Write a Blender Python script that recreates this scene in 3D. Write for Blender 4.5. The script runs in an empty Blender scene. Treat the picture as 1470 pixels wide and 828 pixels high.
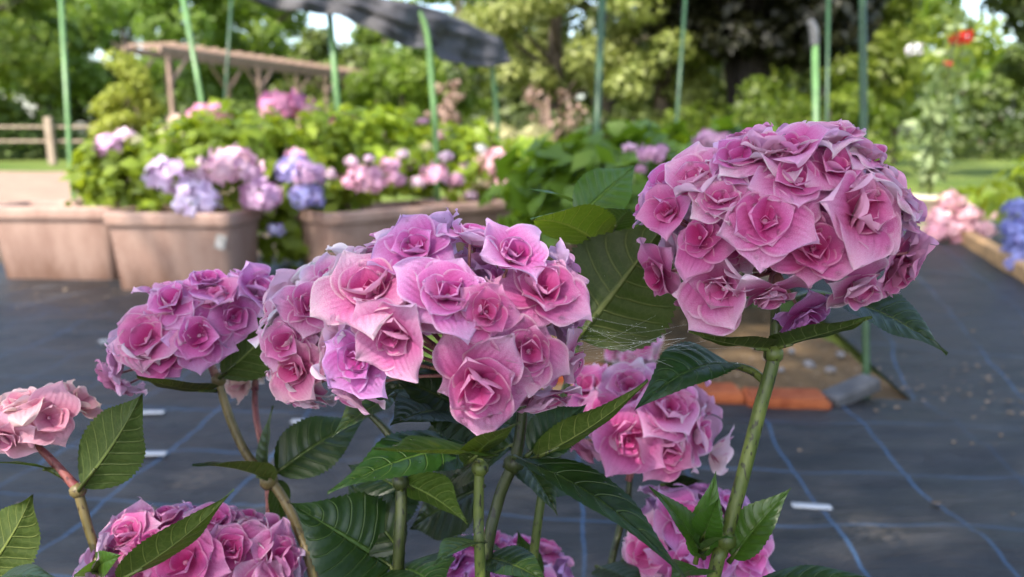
import bpy, math, random
import numpy as np
from mathutils import Vector, Matrix, Quaternion
from mathutils import noise as mnoise

random.seed(7)
scene = bpy.context.scene
COL = scene.collection
R = math.radians
PI = math.pi

# ------------------------------------------------------------------ camera
F = 1110.0; CX, CY = 735.0, 414.0
H = 0.68; PITCH = R(11.4)
CAM = Vector((0, 0, H))
FWD = Vector((0, math.cos(PITCH), -math.sin(PITCH)))
UPV = Vector((0, math.sin(PITCH), math.cos(PITCH)))
RGT = Vector((1, 0, 0))

def P(u, v, d):
    "a place in the garden, surveyed from the photo: pixel and distance along the view"
    return CAM + d * (FWD + RGT * ((u - CX) / F) - UPV * ((v - CY) / F))
def ground_at(u, v, z=0.0):
    k = FWD + RGT * ((u - CX) / F) - UPV * ((v - CY) / F)
    t = (z - H) / k.z
    return CAM + t * k
def N3(nx, ny, nz):
    "direction from (right, up, toward the viewer)"
    return (RGT * nx + UPV * ny - FWD * nz).normalized()

cam_d = bpy.data.cameras.new('camera'); cam = bpy.data.objects.new('camera', cam_d); COL.objects.link(cam)
cam.location = CAM; cam.rotation_euler = (PI / 2 - PITCH, 0, 0)
cam_d.sensor_width = 36; cam_d.lens = F / 1470 * 36
cam_d.clip_start = 0.01; cam_d.clip_end = 2000
cam_d.dof.use_dof = True; cam_d.dof.focus_distance = 0.43; cam_d.dof.aperture_fstop = 6.6
scene.camera = cam

# ------------------------------------------------------------------ light
TO_SUN = Vector((-0.42, -0.72, 1.0)).normalized()
el = math.asin(TO_SUN.z); az = math.atan2(TO_SUN.x, TO_SUN.y)
w = bpy.data.worlds.new('World'); scene.world = w; w.use_nodes = True
nt = w.node_tree; bg = nt.nodes['Background']
sky = nt.nodes.new('ShaderNodeTexSky'); sky.sky_type = 'NISHITA'; sky.sun_disc = False
sky.sun_elevation = el; sky.sun_rotation = az; sky.air_density = 1.0; sky.dust_density = 2.6; sky.ozone_density = 0.5
nt.links.new(sky.outputs[0], bg.inputs[0]); bg.inputs[1].default_value = 0.15
sd = bpy.data.lights.new('sun', 'SUN'); so = bpy.data.objects.new('sun', sd); COL.objects.link(so)
sd.energy = 2.15; sd.angle = R(0.6); sd.color = (1.0, 0.94, 0.84)
so.rotation_euler = (-TO_SUN).to_track_quat('-Z', 'Y').to_euler()
scene.view_settings.view_transform = 'Standard'; scene.view_settings.look = 'None'
scene.view_settings.exposure = 1.98; scene.view_settings.gamma = 1

# ------------------------------------------------------------------ node helpers
class NT:
    def __init__(s, name):
        s.m = bpy.data.materials.new(name); s.m.use_nodes = True
        s.t = s.m.node_tree; s.t.nodes.clear()
        s.out = s.t.nodes.new('ShaderNodeOutputMaterial')
    def n(s, typ, **kw):
        nd = s.t.nodes.new(typ)
        for k, v in kw.items(): setattr(nd, k, v)
        return nd
    def l(s, a, b): s.t.links.new(a, b)
    def put(s, sock, v):
        if hasattr(v, 'is_output') or isinstance(v, bpy.types.NodeSocket): s.l(v, sock)
        elif v is not None: sock.default_value = v
    def math(s, op, a, b=None, c=None, clamp=False):
        nd = s.n('ShaderNodeMath', operation=op); nd.use_clamp = clamp
        s.put(nd.inputs[0], a)
        if b is not None: s.put(nd.inputs[1], b)
        if c is not None: s.put(nd.inputs[2], c)
        return nd.outputs[0]
    def sstep(s, x, a, b):
        nd = s.n('ShaderNodeMapRange', interpolation_type='SMOOTHSTEP')
        s.put(nd.inputs[0], x); nd.inputs[1].default_value = a; nd.inputs[2].default_value = b
        return nd.outputs[0]
    def mix(s, f, a, b, mode='MIX'):
        nd = s.n('ShaderNodeMix', data_type='RGBA', blend_type=mode)
        s.put(nd.inputs[0], f)
        for i, v in ((6, a), (7, b)):
            if isinstance(v, (tuple, list)): nd.inputs[i].default_value = (*v[:3], 1)
            else: s.l(v, nd.inputs[i])
        return nd.outputs[2]
    def noise(s, vec=None, scale=5, detail=3, rough=0.55, dim='3D', dist=0.0):
        nd = s.n('ShaderNodeTexNoise'); nd.noise_dimensions = dim
        nd.inputs['Scale'].default_value = scale; nd.inputs['Detail'].default_value = detail
        nd.inputs['Roughness'].default_value = rough; nd.inputs['Distortion'].default_value = dist
        if vec is not None: s.l(vec, nd.inputs['Vector'])
        return nd.outputs['Fac']
    def obj_co(s): return s.n('ShaderNodeTexCoord').outputs['Object']
    def scaled(s, vec, sc):
        nd = s.n('ShaderNodeVectorMath', operation='MULTIPLY'); s.l(vec, nd.inputs[0]); nd.inputs[1].default_value = sc
        return nd.outputs[0]
    def uv(s):
        sp = s.n('ShaderNodeSeparateXYZ'); s.l(s.n('ShaderNodeTexCoord').outputs['UV'], sp.inputs[0])
        return sp.outputs[0], sp.outputs[1]
    def bump(s, h, strength=0.3, dist=0.01):
        nd = s.n('ShaderNodeBump'); nd.inputs['Strength'].default_value = strength; nd.inputs['Distance'].default_value = dist
        s.l(h, nd.inputs['Height']); return nd.outputs[0]
    def pbr(s, color, rough=0.5, normal=None, spec=0.5, **kw):
        b = s.n('ShaderNodeBsdfPrincipled')
        if isinstance(color, (tuple, list)): b.inputs['Base Color'].default_value = (*color[:3], 1)
        else: s.l(color, b.inputs['Base Color'])
        s.put(b.inputs['Roughness'], rough); b.inputs['Specular IOR Level'].default_value = spec
        if normal is not None: s.l(normal, b.inputs['Normal'])
        for k, v in kw.items(): s.put(b.inputs[k], v)
        return b.outputs[0]
    def thin(s, color, tcolor, fac, rough=0.45, normal=None, spec=0.4):
        p = s.pbr(color, rough, normal, spec)
        t = s.n('ShaderNodeBsdfTranslucent')
        if isinstance(tcolor, (tuple, list)): t.inputs[0].default_value = (*tcolor[:3], 1)
        else: s.l(tcolor, t.inputs[0])
        mx = s.n('ShaderNodeMixShader'); s.put(mx.inputs[0], fac); s.l(p, mx.inputs[1]); s.l(t.outputs[0], mx.inputs[2])
        return mx.outputs[0]
    def done(s, sh):
        s.l(sh, s.out.inputs[0]); return s.m

# ------------------------------------------------------------------ mesh helpers
class MB:
    def __init__(s): s.v = []; s.f = []; s.uv = []; s.mi = []
    def grid(s, pts, nu, nv, uvs, mi=0):
        "pts row-major, nv rows of nu points"
        o = len(s.v); s.v += pts; s.uv += uvs
        for j in range(nv - 1):
            for i in range(nu - 1):
                a = o + j * nu + i
                s.f.append((a, a + 1, a + nu + 1, a + nu)); s.mi.append(mi)
    def poly(s, pts, faces, mi=0, uvs=None):
        o = len(s.v); s.v += pts; s.uv += uvs or [(0, 0)] * len(pts)
        for f in faces: s.f.append(tuple(o + i for i in f)); s.mi.append(mi)
    def tube(s, pts, rad, n=8, mi=0, cap=True, smooth=6):
        pts = [Vector(p) for p in pts]
        if smooth and len(pts) > 2: pts, rad = catmull(pts, rad, smooth)
        elif not isinstance(rad, (list, tuple)): rad = [rad] * len(pts)
        up = Vector((0, 0, 1)); ring = []; L = 0; uvs = []
        t0 = (pts[1] - pts[0]).normalized()
        side = t0.cross(up if abs(t0.z) < .95 else Vector((1, 0, 0))).normalized()
        for i, p in enumerate(pts):
            t = (pts[min(i + 1, len(pts) - 1)] - pts[max(i - 1, 0)])
            t = t.normalized() if t.length > 1e-9 else t0
            side = (side - t * side.dot(t)).normalized(); b = t.cross(side)
            if i: L += (p - pts[i - 1]).length
            for k in range(n):
                a = 2 * PI * k / n
                ring.append(p + (side * math.cos(a) + b * math.sin(a)) * rad[i]); uvs.append((k / n, L))
        fs = []
        for i in range(len(pts) - 1):
            for k in range(n):
                fs.append((i * n + k, i * n + (k + 1) % n, (i + 1) * n + (k + 1) % n, (i + 1) * n + k))
        if cap:
            fs.append(tuple(range(n - 1, -1, -1))); m = (len(pts) - 1) * n; fs.append(tuple(range(m, m + n)))
        s.poly(ring, fs, mi, uvs)
    def box(s, c, size, rot=None, bev=0.0, mi=0, jit=0):
        x, y, z = [q / 2 for q in size]; b = bev
        M = rot or Matrix.Identity(3)
        pts = []
        lay = [(-z, b), (-z + b, 0), (z - b, 0), (z, b)] if b else [(-z, 0), (z, 0)]
        for zz, ins in lay:
            if b:
                X, Y = x - ins, y - ins
                loop = [(-X + b, -Y), (X - b, -Y), (X, -Y + b), (X, Y - b), (X - b, Y), (-X + b, Y), (-X, Y - b), (-X, -Y + b)]
            else:
                loop = [(-x, -y), (x, -y), (x, y), (-x, y)]
            for (px, py) in loop:
                q = Vector((px + random.uniform(-jit, jit), py + random.uniform(-jit, jit), zz + random.uniform(-jit, jit)))
                pts.append(M @ q + Vector(c))
        k = 8 if b else 4; fs = [tuple(range(k - 1, -1, -1)), tuple(range((len(lay) - 1) * k, len(lay) * k))]
        for j in range(len(lay) - 1):
            for i in range(k): fs.append((j * k + i, j * k + (i + 1) % k, (j + 1) * k + (i + 1) % k, (j + 1) * k + i))
        s.poly(pts, fs, mi)
    def blob(s, c, r, M=None, n=6, mi=0, half=False):
        M = M or Matrix.Identity(3); c = Vector(c); pts = []; fs = []; rows = max(3, n // 2 + 1)
        lo = 0.0 if half else -PI / 2
        for j in range(rows):
            a = lo + (PI / 2 - lo) * j / (rows - 1)
            for k in range(n):
                b = 2 * PI * k / n
                pts.append(c + M @ Vector((r * math.cos(a) * math.cos(b), r * math.cos(a) * math.sin(b), r * math.sin(a) * (0.7 if half else 1))))
        for j in range(rows - 1):
            for k in range(n): fs.append((j * n + k, j * n + (k + 1) % n, (j + 1) * n + (k + 1) % n, (j + 1) * n + k))
        s.poly(pts, fs, mi)
    def mesh(s, name, mats, smooth=True):
        me = bpy.data.meshes.new(name); me.from_pydata([tuple(p) for p in s.v], [], s.f)
        for m in (mats if isinstance(mats, (list, tuple)) else [mats]): me.materials.append(m)
        me.polygons.foreach_set('material_index', s.mi)
        ul = me.uv_layers.new(name='UVMap'); idx = np.empty(len(me.loops), dtype=np.int32); me.loops.foreach_get('vertex_index', idx)
        ul.data.foreach_set('uv', np.array(s.uv, dtype=np.float32)[idx].ravel())
        if smooth: me.polygons.foreach_set('use_smooth', [True] * len(me.polygons))
        me.update(); return me
    def build(s, name, mats, parent=None, smooth=True):
        return link(name, s.mesh(name, mats, smooth), parent)

def catmull(pts, rad, k):
    if not isinstance(rad, (list, tuple)): rad = [rad] * len(pts)
    out, ro = [], []
    for i in range(len(pts) - 1):
        p0 = pts[max(i - 1, 0)]; p1 = pts[i]; p2 = pts[i + 1]; p3 = pts[min(i + 2, len(pts) - 1)]
        for j in range(k):
            t = j / k
            out.append(0.5 * ((2 * p1) + (p2 - p0) * t + (2 * p0 - 5 * p1 + 4 * p2 - p3) * t * t + (3 * p1 - p0 - 3 * p2 + p3) * t ** 3))
            ro.append(rad[i] + (rad[i + 1] - rad[i]) * t)
    out.append(pts[-1]); ro.append(rad[-1]); return out, ro

def link(name, me, parent=None):
    o = bpy.data.objects.new(name, me); COL.objects.link(o)
    if parent is not None:
        o.parent = parent
        if parent.get('_loc') or True: o.matrix_parent_inverse = Matrix.Identity(4)
    return o
def tag(o, label=None, cat=None, group=None, kind=None):
    if label: o['label'] = label
    if cat: o['category'] = cat
    if group: o['group'] = group
    if kind: o['kind'] = kind
    return o
def thing(name, label, cat, group=None):
    o = bpy.data.objects.new(name, None); COL.objects.link(o); o.empty_display_size = .05
    return tag(o, label, cat, group)
def copy_tree(o, parent=None):
    c = o.copy(); COL.objects.link(c)
    if parent: c.parent = parent
    for ch in o.children: copy_tree(ch, c)
    return c

def np_mesh(name, V, nper, mat, smooth=False):
    "V: (count, nper, 3) separate polygons"
    n = len(V); me = bpy.data.meshes.new(name)
    me.vertices.add(n * nper); me.vertices.foreach_set('co', V.astype(np.float32).ravel())
    me.loops.add(n * nper); me.loops.foreach_set('vertex_index', np.arange(n * nper, dtype=np.int32))
    me.polygons.add(n); me.polygons.foreach_set('loop_start', np.arange(0, n * nper, nper, dtype=np.int32))
    me.materials.append(mat); me.update(calc_edges=True); me.validate(); return me

# ------------------------------------------------------------------ materials
def petal_mat(name, core, mid, edge, rim, back):
    s = NT(name)
    u, v = s.uv()
    # uv.x = -1..1 across (stored 0..1), uv.y = along + 2*layer (0 outer .. 3 heart)
    au = s.math('ABSOLUTE', s.math('MULTIPLY_ADD', u, 2.0, -1.0))
    along = s.math('FRACT', s.math('MULTIPLY', v, 0.5)); along = s.math('MULTIPLY', along, 2.0)
    layer = s.math('FLOOR', s.math('MULTIPLY', v, 0.5))
    co = s.obj_co()
    nz = s.noise(co, 55, 3)
    g = s.math('ADD', s.math('MULTIPLY_ADD', layer, -0.15, 0.22), s.math('MULTIPLY', along, 0.62))
    g = s.math('ADD', g, s.math('MULTIPLY_ADD', nz, 0.5, -0.25))
    c1 = s.mix(s.sstep(g, 0.08, 0.60), core, mid)
    c2 = s.mix(s.sstep(g, 0.46, 0.86), c1, edge)
    rimf = s.math('MAXIMUM', s.sstep(au, 0.84, 1.0), s.sstep(along, 0.88, 1.0))
    c3 = s.mix(s.math('MULTIPLY', rimf, s.math('MULTIPLY_ADD', nz, .6, .15)), c2, rim)
    # branching veins fan out from the claw of the petal
    wv = s.math('MULTIPLY_ADD', s.noise(co, 70, 3), 0.22, u)
    fr = s.math('ABSOLUTE', s.math('SUBTRACT', s.math('FRACT', s.math('MULTIPLY', wv, 9.0)), 0.5))
    vein = s.math('SUBTRACT', 1.0, s.sstep(fr, 0.0, 0.13))
    vein = s.math('MULTIPLY', vein, s.math('SUBTRACT', 1.0, s.sstep(along, 0.45, 0.95)))
    c4 = s.mix(s.math('MULTIPLY', vein, 0.33), c3, core)
    geo = s.n('ShaderNodeNewGeometry')
    bk = s.mix(s.sstep(nz, .3, .7), back, edge)
    bk = s.mix(s.math('MULTIPLY', layer, .30, None, True), bk, mid)
    spot = s.math('MULTIPLY', s.sstep(s.noise(co, 140, 3), .60, .68), s.math('MULTIPLY', s.sstep(along, .72, .98), .45))
    c4 = s.mix(spot, c4, (.50, .27, .20))
    c5 = s.mix(geo.outputs['Backfacing'], c4, bk)
    tint = s.n('ShaderNodeObjectInfo').outputs['Color']
    col = s.mix(1.0, c5, tint, 'MULTIPLY')
    fine = s.noise(co, 900, 2)
    hgt = s.math('ADD', s.math('MULTIPLY', vein, -0.6), s.math('MULTIPLY_ADD', fine, 0.35, s.math('MULTIPLY', nz, 0.8)))
    nrm = s.bump(hgt, 0.7, 0.0016)
    rough = s.math('MULTIPLY_ADD', fine, 0.25, 0.3)
    return s.done(s.thin(col, col, 0.34, rough, nrm, 0.5))
PINK = petal_mat('petal_pink', (.62, .032, .250), (.75, .175, .465), (.88, .53, .76), (.94, .78, .88), (.86, .54, .74))
SALMON = petal_mat('petal_salmon', (.70, .15, .31), (.82, .38, .47), (.88, .56, .60), (.92, .74, .73), (.86, .62, .64))

def drop_mat():
    s = NT('water_drop')
    return s.done(s.pbr((1, 1, 1), 0.02, spec=0.7, **{'Transmission Weight': 1.0, 'IOR': 1.45}))
WATER = drop_mat()

def leaf_mat(name, top, topv, under, underv, trans, tf=0.3, rough=0.36, spec=0.5):
    s = NT(name); u, v = s.uv()
    au = s.math('ABSOLUTE', s.math('MULTIPLY_ADD', u, 2.0, -1.0))
    co = s.obj_co()
    mid = s.math('SUBTRACT', 1.0, s.sstep(s.math('MULTIPLY', au, s.math('MULTIPLY_ADD', v, 0.8, 0.6)), 0.02, 0.06))
    warp = s.math('MULTIPLY_ADD', s.noise(co, 60, 2), 0.03, -0.015)
    t = s.math('SUBTRACT', s.math('ADD', v, warp), s.math('MULTIPLY', s.math('POWER', au, 1.4), 0.17))
    fr = s.math('ABSOLUTE', s.math('SUBTRACT', s.math('FRACT', s.math('MULTIPLY', t, 8.5)), 0.5))
    side = s.sstep(fr, 0.43, 0.48)
    side = s.math('MULTIPLY', side, s.math('SUBTRACT', 1.0, s.sstep(au, 0.7, 1.0)))
    nd = s.n('ShaderNodeTexVoronoi', feature='DISTANCE_TO_EDGE'); nd.inputs['Scale'].default_value = 210
    s.l(co, nd.inputs['Vector'])
    net = s.math('SUBTRACT', 1.0, s.sstep(nd.outputs['Distance'], 0.0, 0.12))
    big = s.noise(co, 24, 4)
    vein = s.math('MAXIMUM', mid, s.math('MAXIMUM', s.math('MULTIPLY', side, 0.85), s.math('MULTIPLY', net, 0.16)))
    dark = [c * 0.6 for c in top]
    tc = s.mix(vein, s.mix(s.sstep(big, .35, .7), dark, top), topv)
    uc = s.mix(vein, s.mix(s.sstep(big, .35, .7), [c * .75 for c in under], under), underv)
    geo = s.n('ShaderNodeNewGeometry')
    tint = s.n('ShaderNodeObjectInfo').outputs['Color']
    yel = s.math('MULTIPLY', s.sstep(s.noise(co, 38, 4, .7), .58, .72), .35)
    tc = s.mix(yel, tc, (.085, .095, .014)); uc = s.mix(yel, uc, (.10, .11, .03))
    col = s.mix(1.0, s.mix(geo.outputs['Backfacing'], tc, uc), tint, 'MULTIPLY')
    tr = s.mix(1.0, s.mix(vein, trans, [c * .6 for c in trans]), tint, 'MULTIPLY')
    vb = s.math('MAXIMUM', mid, s.math('MULTIPLY', side, .8))
    h = s.math('ADD', s.math('MULTIPLY', vb, -1.0), s.math('MULTIPLY', big, 0.6))
    nrm = s.bump(h, 0.8, 0.0022)
    rg = s.math('MULTIPLY_ADD', geo.outputs['Backfacing'], 0.25, s.math('MULTIPLY_ADD', big, 0.25, rough - .12))
    return s.done(s.thin(col, tr, tf, rg, nrm, spec))
LEAF = leaf_mat('hydrangea_leaf', (.017, .045, .008), (.072, .108, .026), (.044, .072, .014), (.185, .225, .08), (.105, .16, .010), .26, .40, .45)
LEAFY = leaf_mat('young_leaf', (.045, .115, .014), (.09, .17, .035), (.065, .12, .03), (.13, .19, .06), (.15, .26, .02), .33)

def stem_mat(name, a, b, speck):
    s = NT(name); co = s.obj_co()
    n1 = s.noise(s.scaled(co, (1, 1, .35)), 90, 3); n2 = s.noise(s.scaled(co, (1, 1, .4)), 420, 2)
    c = s.mix(s.sstep(n1, .35, .65), a, b)
    c = s.mix(s.math('MULTIPLY', s.sstep(n2, .57, .66), .9), c, speck)
    return s.done(s.pbr(c, .45, s.bump(s.math('ADD', n1, s.math('MULTIPLY', n2, .5)), .4, .001), .4))
STEM = stem_mat('stem_green', (.042, .062, .010), (.088, .110, .022), (.012, .012, .006))
STEM_DARK = stem_mat('stem_dark', (.020, .028, .007), (.040, .050, .012), (.01, .01, .006))
STEM_RED = stem_mat('stem_red', (.16, .036, .04), (.25, .085, .07), (.08, .02, .02))
STEM_TAN = stem_mat('stem_tan', (.10, .078, .026), (.16, .12, .05), (.05, .03, .015))

def foliage_mat(name, a, b, trans, tf=0.3, rough=.5):
    s = NT(name); r = s.n('ShaderNodeNewGeometry').outputs['Random Per Island']
    tint = s.n('ShaderNodeObjectInfo').outputs['Color']
    c = s.mix(1.0, s.mix(r, a, b), tint, 'MULTIPLY')
    return s.done(s.thin(c, s.mix(1.0, trans, tint, 'MULTIPLY'), tf, rough, None, .4))
FOL = foliage_mat('tree_foliage', (.09, .13, .014), (.225, .27, .045), (.30, .42, .04), .42)
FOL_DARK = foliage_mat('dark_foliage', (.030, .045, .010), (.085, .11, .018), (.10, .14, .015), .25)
FOL_MAPLE = foliage_mat('maple_foliage', (.15, .175, .04), (.28, .30, .09), (.32, .38, .07), .35)
FOL_GOLD = foliage_mat('golden_foliage', (.19, .23, .02), (.31, .34, .045), (.40, .44, .03), .3)
FOL_HYD = foliage_mat('garden_hydrangea_foliage', (.115, .18, .012), (.28, .36, .03), (.46, .56, .03), .35)
FOL_BROWN = foliage_mat('bronze_foliage', (.22, .13, .10), (.36, .25, .19), (.25, .14, .10), .2)
FOL_PALE = foliage_mat('pale_foliage', (.14, .20, .07), (.32, .38, .18), (.3, .4, .1), .3)

def floret_far_mat():
    s = NT('distant_petals'); r = s.n('ShaderNodeNewGeometry').outputs['Random Per Island']
    tint = s.n('ShaderNodeObjectInfo').outputs['Color']
    c = s.mix(1.0, s.mix(r, (.62, .5, .62), (1.05, 1.12, 1.08)), tint, 'MULTIPLY')
    return s.done(s.thin(c, c, .25, .5))
FAR_PETAL = floret_far_mat()

def bark_mat(name, a, b):
    s = NT(name); co = s.obj_co()
    n1 = s.noise(s.scaled(co, (6, 6, 1)), 4, 5)
    c = s.mix(s.sstep(n1, .35, .65), a, b)
    return s.done(s.pbr(c, .85, s.bump(n1, .8, .03), .2))
BARK = bark_mat('bark', (.05, .04, .03), (.12, .095, .07))
BARK_SHADED = bark_mat('shaded_bark', (.006, .005, .0045), (.018, .014, .012))  # near-black albedo stands for a trunk in deep shade
TIMBER = bark_mat('weathered_timber', (.21, .14, .105), (.31, .215, .17))
FENCE = bark_mat('fence_timber', (.25, .19, .14), (.34, .27, .21))

def plain(name, col, rough=.5, var=.25, scale=8, spec=.4, bump=.2):
    s = NT(name); co = s.obj_co(); n1 = s.noise(co, scale, 5)
    c = s.mix(s.sstep(n1, .3, .7), [x * (1 - var) for x in col], [min(1, x * (1 + var)) for x in col])
    return s.done(s.pbr(c, rough, s.bump(n1, bump, .01), spec))
POLE = plain('green_coated_pole', (.10, .20, .065), .35, .2, 14)
POLE_DARK = plain('dark_green_pole', (.022, .062, .022), .35, .2, 14)
PLASTIC_W = plain('white_plastic', (.40, .41, .43), .45, .15, 30)
CREAM = plain('cream_pot', (.66, .60, .40), .5, .1, 10)
STONE = plain('grey_stone', (.16, .15, .15), .8, .4, 30)
SLATE = plain('dark_slab', (.07, .07, .075), .7, .3, 20)
TWIG = plain('dead_twig', (.20, .13, .09), .8, .3, 30)

def planter_mat():
    s = NT('terracotta_plastic'); co = s.obj_co()
    n1 = s.noise(s.scaled(co, (1, 1, .35)), 9, 5, .6); n2 = s.noise(co, 60, 4)
    sp = s.n('ShaderNodeSeparateXYZ'); s.l(co, sp.inputs[0])
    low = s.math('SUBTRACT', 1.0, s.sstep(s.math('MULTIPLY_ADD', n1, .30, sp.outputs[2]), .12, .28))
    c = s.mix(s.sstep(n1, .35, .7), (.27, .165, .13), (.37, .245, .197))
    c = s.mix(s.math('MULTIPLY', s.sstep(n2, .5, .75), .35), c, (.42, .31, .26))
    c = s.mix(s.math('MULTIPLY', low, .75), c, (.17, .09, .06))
    return s.done(s.pbr(c, .6, s.bump(n2, .2, .004), .35))
TERRA = planter_mat()

def net_mat():
    s = NT('shade_net'); co = s.obj_co()
    n1 = s.noise(co, 9, 4)
    c = s.mix(s.sstep(n1, .3, .7), (.045, .043, .048), (.12, .115, .125))
    return s.done(s.thin(c, (.16, .155, .165), .3, .6, s.bump(s.noise(co, 220, 2), .4, .004), .4))
NET = net_mat()

def fabric_mat(name, rot, dx, dy, ox, oy):
    s = NT(name); co = s.obj_co()
    wob = s.noise(co, 3.5, 2)
    sp = s.n('ShaderNodeSeparateXYZ'); s.l(co, sp.inputs[0])
    cr, sr = math.cos(rot), math.sin(rot)
    x = s.math('ADD', s.math('MULTIPLY', sp.outputs[0], cr), s.math('MULTIPLY', sp.outputs[1], sr))
    y = s.math('SUBTRACT', s.math('MULTIPLY', sp.outputs[1], cr), s.math('MULTIPLY', sp.outputs[0], sr))
    x = s.math('MULTIPLY_ADD', wob, .05, x); y = s.math('MULTIPLY_ADD', wob, .06, y)
    def line(c, d, o, wd):
        fr = s.math('FRACT', s.math('DIVIDE', s.math('ADD', c, o), d))
        a = s.math('MULTIPLY', s.math('ABSOLUTE', s.math('SUBTRACT', fr, .5)), d)
        return s.math('SUBTRACT', 1.0, s.sstep(a, wd * .3, wd))
    patch = s.noise(co, 2.2, 3)
    L = s.math('MAXIMUM', line(x, dx, ox, .0042), s.math('MULTIPLY', line(y, dy, oy, .0042), .8))
    L = s.math('MULTIPLY', L, s.math('MULTIPLY_ADD', s.sstep(patch, .32, .62), .75, .25))
    n1 = s.noise(co, 2.6, 5, .6); n2 = s.noise(co, 60, 4, .7); n3 = s.noise(s.scaled(co, (.5, 1.6, 1)), 9, 5, .65)
    base = s.mix(s.sstep(n3, .3, .7), (.006, .006, .0065), (.031, .029, .028))
    dirt = s.math('MULTIPLY', s.sstep(n1, .56, .74), s.sstep(n2, .42, .62))
    base = s.mix(s.math('MULTIPLY', dirt, .55), base, (.12, .095, .07))
    # ribbons of the weave
    wx = s.math('SINE', s.math('MULTIPLY', x, 2 * PI / .005)); wy = s.math('SINE', s.math('MULTIPLY', y, 2 * PI / .003))
    wv = s.math('MULTIPLY', wx, wy)
    base = s.mix(s.math('MULTIPLY_ADD', wv, .10, .10), base, (.09, .09, .10))
    c = s.mix(s.math('MULTIPLY', L, .45), base, (.06, .15, .30))
    h = s.math('ADD', s.math('MULTIPLY', wv, .3), s.math('MULTIPLY', n2, .6))
    wr = s.noise(s.scaled(co, (1.1, 4.5, 1)), 5, 4, .6, dist=.8)
    nb = s.n('ShaderNodeBump'); nb.inputs['Strength'].default_value = .55; nb.inputs['Distance'].default_value = .03; s.l(wr, nb.inputs['Height'])
    s.l(s.bump(h, .35, .002), nb.inputs['Normal'])
    return s.done(s.pbr(c, s.math('MULTIPLY_ADD', n3, .3, .30), nb.outputs[0], .22))

def soil_mat(name, a, b, c3):
    s = NT(name); co = s.obj_co()
    n1 = s.noise(co, 3, 5, .6); n2 = s.noise(co, 45, 5, .7)
    c = s.mix(s.sstep(n1, .3, .7), a, b); c = s.mix(s.sstep(n2, .55, .75), c, c3)
    return s.done(s.pbr(c, .9, s.bump(n2, .8, .01), .2))
SOIL = soil_mat('bed_soil', (.045, .03, .015), (.17, .105, .05), (.27, .20, .13))
SOIL_DARK = soil_mat('dark_bed_soil', (.05, .038, .024), (.10, .075, .05), (.17, .12, .08))
DIRT = soil_mat('packed_earth', (.24, .16, .115), (.31, .215, .155), (.34, .26, .20))
def lawn_mat():
    s = NT('mown_grass'); co = s.obj_co()
    n1 = s.noise(co, .5, 5, .6); n2 = s.noise(co, 14, 5, .7); n3 = s.noise(co, 1.6, 4, .6)
    c = s.mix(s.sstep(n1, .35, .65), (.055, .095, .016), (.15, .18, .04))
    c = s.mix(s.math('MULTIPLY', s.sstep(n2, .4, .7), .6), c, (.14, .21, .035))
    c = s.mix(s.math('MULTIPLY', s.sstep(n3, .6, .75), .5), c, (.30, .24, .13))
    return s.done(s.pbr(c, .9, s.bump(n2, .8, .04), .15))
LAWN = lawn_mat()
def brick_mat():
    s = NT('orange_brick'); co = s.obj_co(); n1 = s.noise(co, 18, 5, .65); n2 = s.noise(co, 140, 3)
    c = s.mix(s.sstep(n1, .35, .7), (.19, .042, .015), (.29, .085, .032)); c = s.mix(s.math('MULTIPLY', s.sstep(n2, .6, .75), .6), c, (.20, .10, .06))
    return s.done(s.pbr(c, .85, s.bump(n2, .5, .004), .2))
BRICK = brick_mat()
WEB = NT('spider_silk'); WEB = WEB.done(WEB.pbr((.8, .82, .85), .3, spec=.8))

# ------------------------------------------------------------------ flowers in close up
def petal(mb, phi, L, W, e0, e1, cup, wave, z0, layer, rnd, blunt=.62, nu=13, nv=17, skew=0, point=0):
    pts, uvs = [], []
    ph1, ph2 = rnd.uniform(0, 6.28), rnd.uniform(0, 6.28)
    cs, sn = math.cos(phi), math.sin(phi)
    r, z = .03 * L, z0; pr = 0.0
    tip = rnd.uniform(.8, 1.6)
    for j in range(nv):
        v = 1 - (1 - j / (nv - 1)) ** 1.7
        e = e0 + (e1 - e0) * v ** 1.3
        if j: r += math.cos(e) * L * (v - pv); z += math.sin(e) * L * (v - pv)
        pv = v
        wd = W * max(1e-3, math.sin(PI * (0.05 + .95 * v) ** .92)) ** blunt * (1 - point * max(0, v - .72) * 1.6) if v < 1 else W * .02
        for i in range(nu):
            u = 1 - 2 * i / (nu - 1)
            a = abs(u)
            x = r - .10 * L * a * a * v; y = u * wd + skew * v * v * L
            off = cup * a * a * wd + wave * L * (math.sin(5.2 * v + 2.1 * u + ph1) * a ** 1.5 * .55 + math.sin(9.0 * v - 3 * u + ph2) * a * a * .34) * v
            off -= .016 * L * math.exp(-(u * 4) ** 2) * v * tip
            off += .10 * L * v * mnoise.noise(Vector((x * 1.9 / L + ph1 * 5, y * 1.9 / L + ph2 * 3, layer * 3.0)))
            X = x - off * math.sin(e); Z = z + off * math.cos(e)
            pts.append(Vector((X * cs - y * sn, X * sn + y * cs, Z)))
            uvs.append(((u + 1) / 2, min(v, .999) * .98 + 2 * layer))
    mb.grid(pts, nu, nv, uvs)
    return pts

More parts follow.
